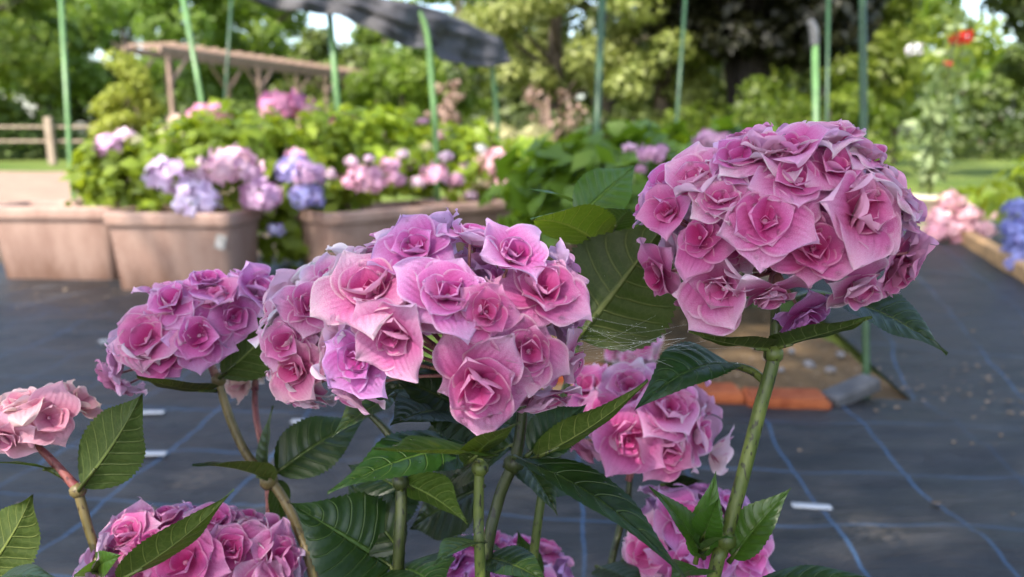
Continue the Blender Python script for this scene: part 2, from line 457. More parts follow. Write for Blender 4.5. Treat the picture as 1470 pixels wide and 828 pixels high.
def floret_mesh(seed, mat, full=4, openness=0.0, drops=34, single=False):
    rnd = random.Random(seed); mb = MB(); allp = []
    off = rnd.uniform(0, 6.28)
    n = rnd.choice((4, 5, 5)); 
    ru = rnd.uniform
    lay = [  # count, length, width, e0, e1, cup, wave, z
        (n, 1.16, .60, 22, -24, .12, .24, 0.0),
        (rnd.choice((3, 4, 5)), ru(.62, .80), .45, ru(40, 56), ru(-8, 14), .26, .17, .05),
        (rnd.choice((2, 3, 4)), ru(.44, .56), .38, ru(62, 74), ru(22, 44), .5, .10, .08),
        (rnd.choice((1, 2, 2)), ru(.20, .28), .20, 74, 66, .85, .03, .10)][:full]
    for k, (c, L, W, e0, e1, cup, wave, z) in enumerate(lay):
        off += PI / c + rnd.uniform(-.2, .2)
        for i in range(c):
            s = rnd.uniform(.76, 1.18)
            p = petal(mb, off + 2 * PI * i / c + rnd.uniform(-.26, .26), L * s, W * s * rnd.uniform(.9, 1.12),
                      R(e0 + openness * (1 - .3 * k) + rnd.uniform(-13, 13) * (1 - .2 * k)), R(e1 + openness * .8 * (1 - .3 * k) + rnd.uniform(-26, 24) * (1 - .25 * k)), cup * rnd.uniform(.6, 1.5), wave * rnd.uniform(.6, 1.4),
                      z + rnd.uniform(0, .03), k, rnd, rnd.uniform(.44, .58), skew=rnd.uniform(-.08, .08), point=rnd.uniform(.7, 1.9) if k == 0 else rnd.uniform(.1, 1.1) if k == 1 else 0)
            if k < 3: allp.append(p)
    mb.blob((0, 0, .17), .06, n=8, mi=0)
    for q in range(drops):
        p = rnd.choice(allp); i = rnd.randrange(1, 12); j = rnd.randrange(4, 14); a = p[j * 13 + i]; b = p[(j + 1) * 13 + i]; c = p[j * 13 + i + 1]
        nn = (c - a).cross(b - a)
        if nn.length < 1e-9: continue
        nn.normalize()
        nn = -nn if nn.z < 0 else nn
        M = nn.to_track_quat('Z', 'Y').to_matrix()
        mb.blob(a + nn * .002, rnd.choice((.018, .024, .03, .04, .055, .075)), M, 7, 1, half=True)
    return mb.mesh('floret', [mat, WATER])
FLORETS = [floret_mesh(100 + i, PINK, 4 if i % 4 else 3, random.uniform(-12, 20)) for i in range(18)] + [floret_mesh(500 + i, PINK, 3, 34, 14) for i in range(3)]
FLORETS_S = [floret_mesh(300 + i, SALMON, 2 + i % 2, random.uniform(-4, 20), 10) for i in range(5)]

def ellipsoid_hit(C, Ax, rad, u, v):
    k = FWD + RGT * ((u - CX) / F) - UPV * ((v - CY) / F)
    o = Ax.transposed() @ (CAM - C); d = Ax.transposed() @ k
    o = Vector([o[i] / rad[i] for i in range(3)]); d = Vector([d[i] / rad[i] for i in range(3)])
    a, b, c = d.dot(d), 2 * o.dot(d), o.dot(o) - 1
    D = b * b - 4 * a * c
    if D >= 0: t = (-b - math.sqrt(D)) / (2 * a)
    else: t = -b / (2 * a)
    q = o + d * t; q.normalize()
    pos = CAM + k * t
    if D >= 0: pos = C + Ax @ Vector([q[i] * rad[i] for i in range(3)])
    n = Ax @ Vector([q[i] / rad[i] for i in range(3)])
    return pos, n.normalized(), q

def flower_head(parent, c, rx, rz, ry=None, rot=0, manual=(), fr=56, auto=34, meshes=None, tints=((1, 1, 1),), label=None, low=-.55, core=True, seed=1, stalk=None, top_light=0, fill=.95):
    rnd = random.Random(seed); meshes = meshes or FLORETS
    u0, v0, d = c; C = P(u0, v0, d); pxm = d / F
    X = (RGT * math.cos(rot) + UPV * math.sin(rot)); Z = (UPV * math.cos(rot) - RGT * math.sin(rot)); Y = FWD
    Ax = Matrix((X, Y, Z)).transposed()
    rad = (rx * pxm * .86, (ry or rx) * pxm * .86, rz * pxm * .86)
    pl = []
    for m in manual:
        u, v, r = m[:3]; t = m[3] if len(m) > 3 else None
        pos, n, q = ellipsoid_hit(C, Ax, rad, u, v)
        if len(m) > 4: n = (n + N3(*m[4])).normalized()
        else: n = (n + N3(0, .12, .22)).normalized()
        n = (n + Vector((rnd.uniform(-.28, .28), rnd.uniform(-.15, .15), rnd.uniform(-.22, .28)))).normalized()
        pl.append((pos, n, r * pxm, t))
    nf = auto
    for i in range(nf):
        y = 1 - 2 * (i + .5) / nf; ph = i * 2.39996 + seed; s = math.sqrt(1 - y * y)
        q = Vector((s * math.cos(ph), s * math.sin(ph), y))
        if q.z < low: continue
        n = (Ax @ Vector([q[k] / rad[k] for k in range(3)])).normalized()
        pos = C + Ax @ Vector([q[k] * rad[k] * fill for k in range(3)])
        r = fr * pxm * rnd.uniform(.8, 1.0)
        if any((pos - p2).length < .55 * (r + r2) for p2, _, r2, _ in pl): continue
        n = (n + Vector((rnd.uniform(-.3, .3), rnd.uniform(-.3, .3), rnd.uniform(-.2, .3)))).normalized()
        pl.append((pos, n, r, None))
    if core:
        for i in range(14):
            y = 1 - 2 * (i + .5) / 14; ph = i * 2.4 + 1; s = math.sqrt(1 - y * y); q = Vector((s * math.cos(ph), s * math.sin(ph), y))
            if q.z < low + .1: continue
            pl.append((C + Ax @ Vector([q[k] * rad[k] * .62 for k in range(3)]), (Ax @ q).normalized(), fr * pxm * .85, None))
    # branching stalks that carry the florets
    root = C + Z * (-rad[2] * .95) if stalk is None else P(*stalk)
    mb = MB(); hub = root.lerp(C, .45)
    mb.tube([root, hub], [.0032, .0024], 7, smooth=0)
    for pos, n, r, t in pl:
        mb.tube([hub, hub.lerp(pos, .55) - n * .004, pos - n * r * .1], [.0014, .001, .0009], 5, smooth=4)
    head = mb.build('flower_head', STALK, parent)
    if label: head['label'] = label
    for k, (pos, n, r, t) in enumerate(pl):
        o = link('floret', rnd.choice(meshes), head)
        q = n.to_track_quat('Z', 'Y') @ Quaternion((0, 0, 1), rnd.uniform(0, 6.28))
        o.rotation_mode = 'QUATERNION'; o.rotation_quaternion = q; o.location = pos - n * r * .12
        s = r * 1.04; o.scale = (s, s, s * rnd.uniform(.85, 1.1))
        t = t or rnd.choice(tints); j = rnd.uniform(.92, 1.06)
        o.color = (t[0] * j, t[1] * j * rnd.uniform(.9, 1.1), t[2] * j, 1)
    return head
STALK = stem_mat('flower_stalk', (.22, .07, .09), (.30, .15, .11), (.10, .03, .04))

# ------------------------------------------------------------------ leaves in close up
def leaf(parent, base, tip, wpx, n, fold=20, arch=.08, mat=None, tint=(1, 1, 1), curl=0.0, twist=0, seed=None, teeth=24, petiole=None, prad=.0017, label=None, droplets=0):
    rnd = random.Random(seed if seed is not None else hash((base, tip)) & 0xffff)
    mat = mat or LEAF
    A, B = P(*base), P(*tip); d = (base[2] + tip[2]) / 2
    L = (B - A).length; W = wpx * d / F / 2; ax = (B - A).normalized()
    nn = N3(*n); nn = (nn - ax * nn.dot(ax)).normalized(); sd = ax.cross(nn)
    nu, nv = 15, 76; pts, uvs = [], []; ph = rnd.uniform(0, 6.28)
    asym = rnd.uniform(.92, 1.08)
    for j in range(nv):
        v = j / (nv - 1)
        prof = (math.sin(PI * min(1, v ** .74 * .985 + .015)) ** .85) * (1 - .30 * v) * 1.16 * (1 - .62 * (max(0, v - .55) / .45) ** 1.4)
        tooth = ((v * teeth) % 1.0); saw = (1 - tooth) if tooth > .25 else tooth * 3
        c0 = A + ax * (L * v) + nn * (arch * L * 4 * v * (1 - v) - curl * L * v ** 3)
        tw = R(twist) * (v - .3); s2 = sd * math.cos(tw) + nn * math.sin(tw); n2 = nn * math.cos(tw) - sd * math.sin(tw)
        for i in range(nu):
            u = -1 + 2 * i / (nu - 1); a = abs(u)
            wd = W * prof * (asym if u > 0 else 1) * (1 + (.12 * saw - .045) * (a > .99) * (0.03 < v < .97))
            f = R(fold) * (1 - .3 * a)
            vt = v - .17 * a ** 1.4; fr = (vt * 8.5 + .5) % 1.0
            quilt = abs(math.sin(PI * fr)) ** .8 * .044 * W * (1 - a ** 4) * min(1, a * 5) * 1.3
            wav = .05 * W * math.sin(7 * v + ph + (2 if u > 0 else 0)) * a ** 2 + .03 * W * math.sin(15 * v + 2 * ph) * a ** 3
            q = c0 + s2 * (u * wd * math.cos(f)) + n2 * (a * wd * math.sin(f) + quilt + wav - .02 * W * math.exp(-(u * 9) ** 2))
            pts.append(q); uvs.append(((u + 1) / 2, v))
    mb = MB(); mb.grid(pts, nu, nv, uvs)
    if petiole:
        pp = [P(*q) for q in petiole] + [A, A + ax * L * .12 - nn * .0006]
        k = len(mb.v); mb.tube(pp, [prad * 1.25] * (len(pp) - 2) + [prad, prad * .5], 7, mi=1)
    else:
        mb.tube([A - ax * .004, A + ax * L * .2 - nn * .001 + nn * arch * L * .6], [prad, prad * .45], 6, mi=1, smooth=0)
    for q in range(droplets):
        j = rnd.randrange(6, 66); i = rnd.randrange(1, nu - 1); p = pts[j * nu + i]
        s = 1 if nn.z > 0 else -1
        M = (nn * s).to_track_quat('Z', 'Y').to_matrix()
        mb.blob(p + nn * s * .0002, rnd.choice((.0004, .0006, .0008)), M, 6, 2, half=True)
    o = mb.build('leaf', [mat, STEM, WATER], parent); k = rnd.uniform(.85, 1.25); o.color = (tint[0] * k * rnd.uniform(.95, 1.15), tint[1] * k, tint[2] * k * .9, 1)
    if label: o['label'] = label
    return o

def stem(parent, pts, rpx, mat=None, d_end=None, nodes=(), ground=True, name='stem'):
    q = [P(*p) for p in pts]; d = pts[0][2]
    r = [.78 * rp * p[2] / F for rp, p in zip(rpx if isinstance(rpx, (list, tuple)) else [rpx] * len(pts), pts)]
    if ground:
        e = q[-1]; dirn = (q[-1] - q[-2]).normalized(); k = e.z
        q.append(Vector((e.x + dirn.x * k * .3, e.y + dirn.y * k * .3 + .02, e.z * .45))); r.append(r[-1] * 1.1)
        q.append(Vector((e.x * .85 + dirn.x * k * .45, e.y + .04, -.02))); r.append(r[-1] * 1.25)
    mb = MB(); mb.tube(q, r, 12, smooth=8)
    for (u, v, dd, rp) in nodes: 
        mb.blob(P(u, v, dd), rp * dd / F, n=10)
    return mb.build(name, mat or STEM, parent)

GF = 'hydrangea stems flowering in the foreground'
W1 = (1, 1, 1); LIL = (.94, 1.0, 1.08); PUR = (.86, .86, 1.12); DEEP = (.95, .74, .86); PALE = (1.04, 1.25, 1.1); WHT = (1.07, 1.5, 1.2)

# --- tall stem on the right
T = thing('hydrangea', 'tall hydrangea stem carrying the biggest round pink head, in front of the dark green pole', 'hydrangea', GF)
flower_head(T, (1120, 325, .45), 194, 150, ry=160, manual=[
    (1098, 318, 62, W1), (1230, 306, 66, (1, .95, .95)), (1040, 414, 60, W1), (1006, 342, 44, DEEP), (948, 391, 46, DEEP, (-.5, -.1, .3)),
    (999, 264, 50, W1), (1036, 290, 44, PALE), (1166, 358, 52, DEEP), (1283, 382, 56, DEEP, (.3, -.3, .2)), (1268, 272, 58, PALE, (.5, .2, 0)),
    (1139, 259, 50, W1), (1196, 242, 48, W1), (1094, 222, 52, PALE, (0, .6, 0)), (1186, 204, 62, PALE, (0, .4, .2)), (962, 262, 42, LIL),
    (928, 298, 36, LIL, (-.6, .2, 0)), (1308, 364, 36, DEEP, (.6, -.2, 0)), (1300, 305, 42, W1, (.7, 0, 0)), (1228, 408, 46, PALE, (0, -.5, .2)),
    (1105, 420, 44, PALE, (0, -.7, 0)), (1152, 452, 44, PUR, (.1, -.5, .3)), (962, 306, 38, DEEP), (1060, 235, 44, LIL), (1000, 430, 40, DEEP, (-.3, -.6, .2)), (1238, 228, 48, PALE, (.3, .4, 0)), (1140, 222, 46, W1, (0, .5, .2))],
    fr=54, auto=46, tints=(W1, W1, DEEP, PALE), seed=3, stalk=(1112, 440, .455))
stem(T, [(1113, 430, .455), (1112, 505, .45), (1090, 590, .45), (1062, 700, .45), (1036, 790, .45), (1020, 850, .45)], [8, 12, 13, 13, 13, 13], STEM,
     nodes=[(1110, 508, .45, 15), (1042, 775, .45, 16)])
leaf(T, (1112, 500, .449), (1254, 466, .40), 92, (.1, .97, -.10), 12, .02, tint=(.9, .95, .9), curl=-.06, droplets=20)
leaf(T, (1106, 500, .449), (988, 476, .42), 84, (-.1, .97, -.12), 14, -.03, tint=(.9, .95, .9), droplets=10)
leaf(T, (1205, 428, .50), (1360, 508, .47), 100, (.15, .75, .65), 12, .07, tint=(.75, .85, .8), droplets=8, petiole=((1118, 432, .46), (1165, 420, .49)))
leaf(T, (1048, 524, .47), (912, 580, .42), 96, (-.2, .6, .5), 26, .10, tint=(.55, .75, .95), curl=.05, twist=20, droplets=24, petiole=((1098, 548, .452), (1078, 532, .46)), prad=.0021)
for b, t_, w_, n_ in (((1006, 795, .45), (932, 698, .43), 46, (.5, .4, .7)), ((1000, 800, .455), (1028, 676, .45), 50, (-.1, .1, .95)), ((1010, 770, .44), (1032, 714, .425), 44, (-.3, .3, .9)),
                      ((1052, 800, .45), (1136, 700, .44), 62, (-.4, .5, .7)), ((1058, 790, .46), (1092, 722, .47), 44, (.2, .2, .9)), ((1010, 790, .44), (1052, 772, .41), 30, (.1, .8, .5))):
    leaf(T, b, t_, w_, n_, 24, .06, LEAFY, tint=(.7, .75, .7), teeth=16)
leaf(T, (1010, 822, .44), (960, 842, .36), 60, (0, .9, .3), 15, .05, LEAFY, tint=(.7, .75, .7))
leaf(T, (1080, 842, .42), (1275, 836, .40), 52, (0, .95, .25), 10, .06, tint=(.7, .9, .95), droplets=6)

# --- centre stem
T = thing('hydrangea', 'hydrangea in the middle with wet pink flower head full of drops above a serrated leaf', 'hydrangea', GF)
flower_head(T, (655, 462, .43), 186, 150, ry=150, manual=[
    (535, 420, 74, (1.0, 1.1, .98)), (642, 427, 60, LIL), (780, 422, 64, (1, .95, 1)), (734, 371, 48, LIL), (598, 361, 52, (.92, .95, 1.1)),
    (518, 514, 50, PUR), (688, 545, 68, W1, (0, -.15, .3)), (758, 504, 52, W1), (812, 522, 50, PALE, (.7, 0, .1)), (697, 448, 42, DEEP),
    (676, 346, 42, LIL, (0, .5, 0)), (728, 344, 42, PUR, (.2, .6, 0)), (492, 388, 48, WHT, (-.4, .3, 0)), (806, 386, 42, LIL, (.5, .2, 0)), (556, 350, 44, PALE, (-.1, .5, 0)),
    (484, 476, 46, WHT, (-.5, 0, .1)), (778, 566, 54, PALE, (.2, -.5, .2)), (505, 560, 48, PALE, (-.1, -.8, .2)), (570, 478, 52, W1, (0, -.5, .3)), (634, 330, 38, LIL, (0, .7, 0)), (822, 450, 40, LIL, (.8, 0, 0))],
    fr=54, auto=40, tints=(W1, LIL, DEEP, PALE), seed=5, low=-.25, stalk=(690, 600, .44))
stem(T, [(700, 560, .44), (690, 640, .44), (687, 740, .44), (690, 850, .44)], [7, 9, 10, 10], STEM, nodes=[(689, 672, .44, 13)])
stem(T, [(752, 560, .47), (742, 650, .47), (715, 720, .47), (692, 850, .47)], [9, 11, 11, 11], STEM_DARK, nodes=[(738, 665, .47, 16)], name='side_shoot')
leaf(T, (700, 655, .43), (533, 660, .345), 106, (.1, .93, .06), 20, .02, tint=(.95, 1, .9), curl=-.05, droplets=8)
leaf(T, (672, 664, .42), (748, 606, .36), 62, (-.2, .85, -.3), 12, .03, tint=(.95, 1, .9), droplets=5)
leaf(T, (672, 640, .46), (470, 708, .40), 120, (-.15, .82, .5), 8, .06, tint=(.75, .95, .75), droplets=14)
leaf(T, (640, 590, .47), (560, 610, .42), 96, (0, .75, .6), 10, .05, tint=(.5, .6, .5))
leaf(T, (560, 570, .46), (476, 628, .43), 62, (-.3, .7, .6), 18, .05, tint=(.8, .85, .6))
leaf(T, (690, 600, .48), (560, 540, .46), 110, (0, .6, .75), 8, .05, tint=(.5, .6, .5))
leaf(T, (770, 655, .455), (930, 545, .42), 74, (-.45, .45, -.75), 26, -.05, tint=(.85, .95, .7), droplets=4)
leaf(T, (762, 650, .46), (842, 580, .48), 70, (.5, .7, .5), 16, .05, tint=(.6, .85, .8))
leaf(T, (744, 660, .45), (1000, 828, .36), 92, (.28, .78, .36), 18, .06, tint=(.55, .72, .62), curl=.05, droplets=18)

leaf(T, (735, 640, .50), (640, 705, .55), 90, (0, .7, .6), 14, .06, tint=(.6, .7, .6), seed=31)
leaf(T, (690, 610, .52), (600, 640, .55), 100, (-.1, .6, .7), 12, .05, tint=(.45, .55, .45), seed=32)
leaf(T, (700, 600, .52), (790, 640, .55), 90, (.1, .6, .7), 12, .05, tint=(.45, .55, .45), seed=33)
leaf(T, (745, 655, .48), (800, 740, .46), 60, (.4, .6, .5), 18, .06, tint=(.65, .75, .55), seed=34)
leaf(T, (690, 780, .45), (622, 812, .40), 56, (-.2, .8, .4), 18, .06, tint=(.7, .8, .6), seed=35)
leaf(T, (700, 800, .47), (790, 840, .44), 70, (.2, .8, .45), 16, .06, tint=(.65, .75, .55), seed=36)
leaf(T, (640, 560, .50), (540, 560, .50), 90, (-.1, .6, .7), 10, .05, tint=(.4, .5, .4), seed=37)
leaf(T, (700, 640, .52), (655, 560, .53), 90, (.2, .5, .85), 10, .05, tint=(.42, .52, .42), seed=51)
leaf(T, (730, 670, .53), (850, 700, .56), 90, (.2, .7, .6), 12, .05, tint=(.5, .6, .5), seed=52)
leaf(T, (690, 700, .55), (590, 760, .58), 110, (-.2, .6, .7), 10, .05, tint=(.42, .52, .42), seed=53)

# --- pale head tucked behind the centre one
T = thing('hydrangea', 'whitish pink hydrangea flower head tucked behind the left side of the wet middle one', 'hydrangea', GF)
flower_head(T, (462, 482, .50), 84, 112, ry=80, manual=[
    (428, 530, 46, (1.0, 1.0, .9)), (412, 492, 42, (1.05, 1.3, 1.1)), (446, 440, 44, PALE), (478, 405, 40, WHT), (438, 565, 42, WHT, (0, -.7, .1)), (400, 545, 34, PALE, (-.6, -.1, 0)), (500, 372, 34, WHT, (0, .5, 0))],
    fr=48, auto=20, tints=(PALE, WHT, W1), seed=8, stalk=(520, 590, .51))
stem(T, [(522, 585, .51), (568, 640, .5), (576, 720, .49), (572, 850, .49)], [5, 9, 11, 11], STEM_DARK, nodes=[(575, 692, .49, 13)])
leaf(T, (575, 692, .495), (672, 752, .50), 92, (.3, .55, -.6), 14, .06, tint=(1, 1.05, .7))
leaf(T, (560, 812, .50), (416, 722, .48), 138, (.1, .6, .8), 6, .03, tint=(.55, .7, .65), petiole=((575, 840, .49),))
leaf(T, (575, 815, .5), (640, 850, .42), 120, (.1, .8, .6), 8, .03, tint=(.55, .7, .6))
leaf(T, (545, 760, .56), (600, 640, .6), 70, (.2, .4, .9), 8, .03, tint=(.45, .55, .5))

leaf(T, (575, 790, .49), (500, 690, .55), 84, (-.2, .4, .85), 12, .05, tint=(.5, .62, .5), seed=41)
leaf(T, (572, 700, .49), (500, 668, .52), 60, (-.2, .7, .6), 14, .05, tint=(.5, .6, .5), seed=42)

# --- lilac head on the left
T = thing('hydrangea', 'hydrangea stem on a pale brown stalk with loose flattened lilac pink flower head', 'hydrangea', GF)
flower_head(T, (280, 470, .56), 138, 70, ry=100, rot=R(28), manual=[
    (212, 488, 52, W1), (287, 482, 48, LIL), (250, 434, 44, LIL), (300, 408, 40, LIL, (0, .6, 0)), (368, 420, 44, LIL, (.3, .2, .1)), (314, 430, 32, DEEP),
    (172, 515, 38, LIL, (-.5, .1, 0)), (204, 515, 36, PALE, (-.2, -.6, .2)), (160, 540, 30, DEEP, (-.5, -.4, 0)), (236, 508, 36, DEEP), (182, 554, 26, PALE, (-.2, -.8, .1)), (335, 455, 36, LIL)],
    fr=40, auto=22, tints=(LIL, W1, W1), seed=11, low=-.3, core=False, stalk=(312, 545, .56))
stem(T, [(312, 540, .56), (330, 600, .56), (356, 655, .555), (400, 705, .55), (432, 770, .545), (455, 850, .54)], [7, 8, 8, 9, 9, 9], STEM_TAN, nodes=[(314, 545, .56, 11), (386, 690, .551, 14)])
leaf(T, (318, 540, .555), (415, 450, .52), 84, (.5, .45, -.6), 24, .05, tint=(.85, .85, .75))
leaf(T, (305, 560, .555), (196, 540, .48), 60, (-.1, .85, -.3), 12, -.03, tint=(.8, .75, .7))
leaf(T, (388, 690, .548), (276, 668, .49), 76, (-.2, .75, .25), 22, .05, tint=(1, 1, .7))
leaf(T, (386, 688, .55), (392, 582, .57), 58, (-.8, .1, .5), 20, .04, tint=(.85, .9, .75))
leaf(T, (398, 678, .553), (530, 596, .59), 84, (.15, .6, .7), 16, .07, tint=(.75, .8, .7))
leaf(T, (392, 690, .553), (400, 760, .60), 40, (.6, .2, .6), 16, .05, tint=(.7, .8, .6))

T = thing('hydrangea', 'small fading pink hydrangea head on dull red stalk half hidden behind a folded leaf', 'hydrangea', GF)
flower_head(T, (368, 512, .62), 44, 46, manual=[(350, 520, 32, (.95, 1.2, .9)), (385, 490, 30, (1, 1.1, .9)), (345, 545, 26, (.8, .9, .8))], fr=30, auto=14, tints=((.9, 1, .9),), seed=12, meshes=FLORETS_S, stalk=(366, 560, .62))
stem(T, [(366, 556, .62), (368, 600, .615), (384, 690, .6), (392, 850, .59)], [5, 6, 6, 7], STEM_RED)

# --- salmon head at far left
T = thing('hydrangea', 'salmon pink hydrangea flower head on a reddish stalk with one upright serrated leaf', 'hydrangea', GF)
flower_head(T, (44, 606, .50), 84, 40, ry=70, manual=[
    (34, 585, 46, (1.05, 1.15, 1.1), (0, .6, 0)), (112, 582, 38, (1.05, 1.2, 1.1), (.3, .5, 0)), (4, 626, 42, (1, 1, 1.08), (-.1, -.3, .2)), (70, 600, 42, W1, (.2, -.2, .3)), (-40, 605, 46, W1)],
    fr=36, auto=12, tints=((1.03, 1.12, 1.08),), meshes=FLORETS_S, seed=14, low=-.1, core=False, stalk=(58, 640, .5))
stem(T, [(40, 630, .5), (66, 652, .5), (110, 700, .5)], [5, 7, 9], STEM_RED, ground=False, name='stem')
stem(T, [(110, 698, .5), (126, 755, .5), (140, 800, .5), (150, 850, .5)], [9, 8, 8.5, 9], STEM_TAN, nodes=[(112, 704, .5, 12)], name='stem')
leaf(T, (116, 700, .495), (203, 566, .44), 98, (.3, .35, -.85), 22, .05, tint=(.9, .95, .8), droplets=4)
leaf(T, (72, 674, .497), (-14, 664, .46), 34, (-.1, .9, .35), 12, .03, tint=(.6, .8, .55), petiole=((92, 684, .5),))
leaf(T, (-26, 830, .47), (46, 710, .45), 92, (.3, .3, -.8), 16, .06, tint=(1, 1, .7))
leaf(T, (-10, 838, .42), (90, 834, .38), 44, (0, .9, .45), 10, .06, tint=(.75, .95, .95), droplets=8)
leaf(T, (142, 812, .495), (176, 796, .47), 36, (.2, .3, .9), 20, .05, LEAFY, teeth=12)
leaf(T, (140, 822, .495), (106, 826, .46), 34, (-.1, .5, .8), 20, .05, LEAFY, teeth=12)

# --- bottom left
T = thing('hydrangea', 'low magenta pink hydrangea flower head at the bottom edge crossed by a long pointed leaf', 'hydrangea', GF)
flower_head(T, (275, 830, .53), 168, 100, ry=120, manual=[
    (186, 772, 46, W1), (238, 748, 38, PALE, (0, .4, .1)), (268, 808, 60, DEEP), (335, 792, 48, W1), (386, 772, 52, PALE, (.4, .2, 0)), (398, 806, 50, W1, (.4, -.1, .1)), (148, 802, 44, LIL, (-.5, 0, 0)), (312, 752, 40, LIL), (352, 752, 36, PALE, (.1, .5, 0))],
    fr=52, auto=30, tints=(W1, LIL, DEEP), seed=16, stalk=(300, 900, .54))
stem(T, [(300, 900, .54), (302, 960, .54), (305, 1000, .54)], 9, STEM)
leaf(T, (172, 832, .47), (336, 702, .45), 74, (-.35, .6, -.55), 26, -.05, tint=(.95, 1, .65), droplets=4)

# --- lower right behind
T = thing('hydrangea', 'deep pink hydrangea flower head behind the blue green leaf, seen from the side', 'hydrangea', GF)
flower_head(T, (925, 610, .64), 116, 76, ry=110, rot=R(-16), manual=[
    (850, 560, 48, PALE), (905, 560, 44, PALE), (960, 590, 50, W1), (1000, 625, 46, PALE, (.4, 0, 0)), (1025, 650, 40, PALE, (.4, -.4, 0)), (900, 630, 46, DEEP), (840, 635, 42, DEEP, (-.2, -.5, .2)), (870, 600, 44, W1), (960, 645, 44, DEEP)],
    fr=46, auto=28, tints=((.88, .68, .78), (.95, .9, .92), (.9, .8, .86)), seed=18, low=-.35, stalk=(902, 690, .64))
stem(T, [(905, 680, .64), (900, 720, .64), (888, 765, .64), (870, 850, .63)], [5, 6, 7, 7], STEM_DARK)

T = thing('hydrangea', 'low lilac pink hydrangea flower head behind fresh bright green shoots', 'hydrangea', GF)
flower_head(T, (1000, 772, .62), 94, 70, ry=90, manual=[(955, 715, 34, LIL, (0, .5, 0)), (985, 745, 42, (.86, .82, 1.0)), (930, 790, 44, PALE), (1075, 800, 40, LIL)], fr=46, auto=26, tints=((.86, .82, 1.0), (.78, .75, .95)), seed=20, stalk=(1000, 850, .62))
stem(T, [(1000, 840, .62), (1000, 880, .62), (1000, 930, .62)], 8, STEM_DARK)
leaf(T, (955, 695, .63), (1010, 690, .62), 26, (0, .8, .4), 10, .02, tint=(.4, .5, .4))
leaf(T, (860, 815, .6), (930, 850, .55), 60, (0, .9, .3), 10, .05, tint=(.5, .65, .5))

T = thing('hydrangea', 'dull mauve hydrangea flower head low at the bottom edge between the middle stems', 'hydrangea', GF)
flower_head(T, (722, 826, .66), 100, 58, ry=80, fr=40, auto=30, tints=(LIL, DEEP, PUR), seed=22, stalk=(722, 880, .66))
stem(T, [(722, 870, .66), (722, 900, .66), (722, 950, .66)], 7, STEM_DARK)
leaf(T, (760, 850, .6), (742, 762, .58), 62, (.5, .3, .8), 14, .05, tint=(.6, .75, .45))
leaf(T, (720, 790, .62), (634, 770, .6), 24, (0, .9, .3), 10, .04, tint=(.5, .6, .4))

# --- leafy shoot between the two big heads
T = thing('hydrangea', 'flowerless leafy hydrangea shoot with large veined leaves standing between the two big pink heads', 'hydrangea', GF)
stem(T, [(850, 330, .55), (838, 420, .54), (822, 520, .53), (790, 640, .52), (760, 850, .52)], [5, 6, 7, 8, 9], STEM)
leaf(T, (830, 486, .525), (968, 304, .50), 186, (.35, .30, -.85), 14, .05, tint=(.72, .78, .72), seed=4, droplets=10)
leaf(T, (862, 352, .54), (762, 316, .45), 110, (-.15, .75, -.22), 16, .06, tint=(2.1, 2.2, 1.3), seed=9)
leaf(T, (830, 312, .55), (912, 238, .58), 74, (.3, .5, .6), 18, .06, LEAFY, tint=(1.35, 1.3, 1.0))
leaf(T, (838, 300, .57), (758, 272, .55), 40, (-.2, .8, .3), 14, .06, LEAFY, tint=(1.3, 1.3, 1.0))
leaf(T, (880, 330, .55), (905, 302, .5), 60, (.2, .8, .5), 14, .06, tint=(.8, .9, .8))
leaf(T, (528, 378, .62), (466, 360, .60), 34, (-.1, .8, .4), 10, .04, LEAFY)

# --- small far head in the gap
T = thing('hydrangea', 'small pale pink hydrangea bloom blurred in the gap below the biggest head', 'hydrangea', GF)
flower_head(T, (908, 496, 1.05), 40, 40, manual=(), fr=20, auto=22, tints=(PALE, (1, 1.2, 1.1)), seed=25, stalk=(905, 530, 1.05))
stem(T, [(905, 525, 1.05), (905, 560, 1.05), (905, 640, 1.05)], 3, STEM_DARK)
leaf(T, (905, 540, 1.05), (860, 520, 1.0), 40, (-.1, .8, .4), 10, .04)
leaf(T, (905, 545, 1.05), (960, 530, 1.0), 44, (.1, .8, .4), 10, .04, tint=(.7, .8, .7))

# --- spider silk strung between the leaves
mb = MB(); rnd = random.Random(4)
anch_a = [(832, 498, .50), (838, 470, .5), (815, 520, .45), (836, 505, .49), (826, 540, .45)]
anch_b = [(988, 478, .42), (1000, 484, .425), (960, 500, .43), (985, 505, .425), (950, 470, .46), (1060, 500, .44)]
for k in range(20):
    a = P(*rnd.choice(anch_a)) + Vector((rnd.uniform(-1, 1), 0, rnd.uniform(-1, 1))) * .008; b = P(*rnd.choice(anch_b)) + Vector((rnd.uniform(-1, 1), 0, rnd.uniform(-1, 1))) * .010
    if k > 20: a = a.lerp(b, rnd.uniform(.0, .3)); b = a.lerp(b, rnd.uniform(.3, .9)) + Vector((0, rnd.uniform(-.01, .01), rnd.uniform(-.02, .012)))
    m = a.lerp(b, .5) - Vector((0, 0, rnd.uniform(0, .003)))
    mb.tube([a, m, b], rnd.uniform(.000010, .000028), 4, smooth=4)
    for q in range(3):
        mb.blob(a.lerp(b, rnd.random()), rnd.uniform(.00012, .00028), n=5)
tag(mb.build('spider_web', WEB), 'thin tangled spider silk stretched between the veined leaf and the stem on the right', 'spider web')

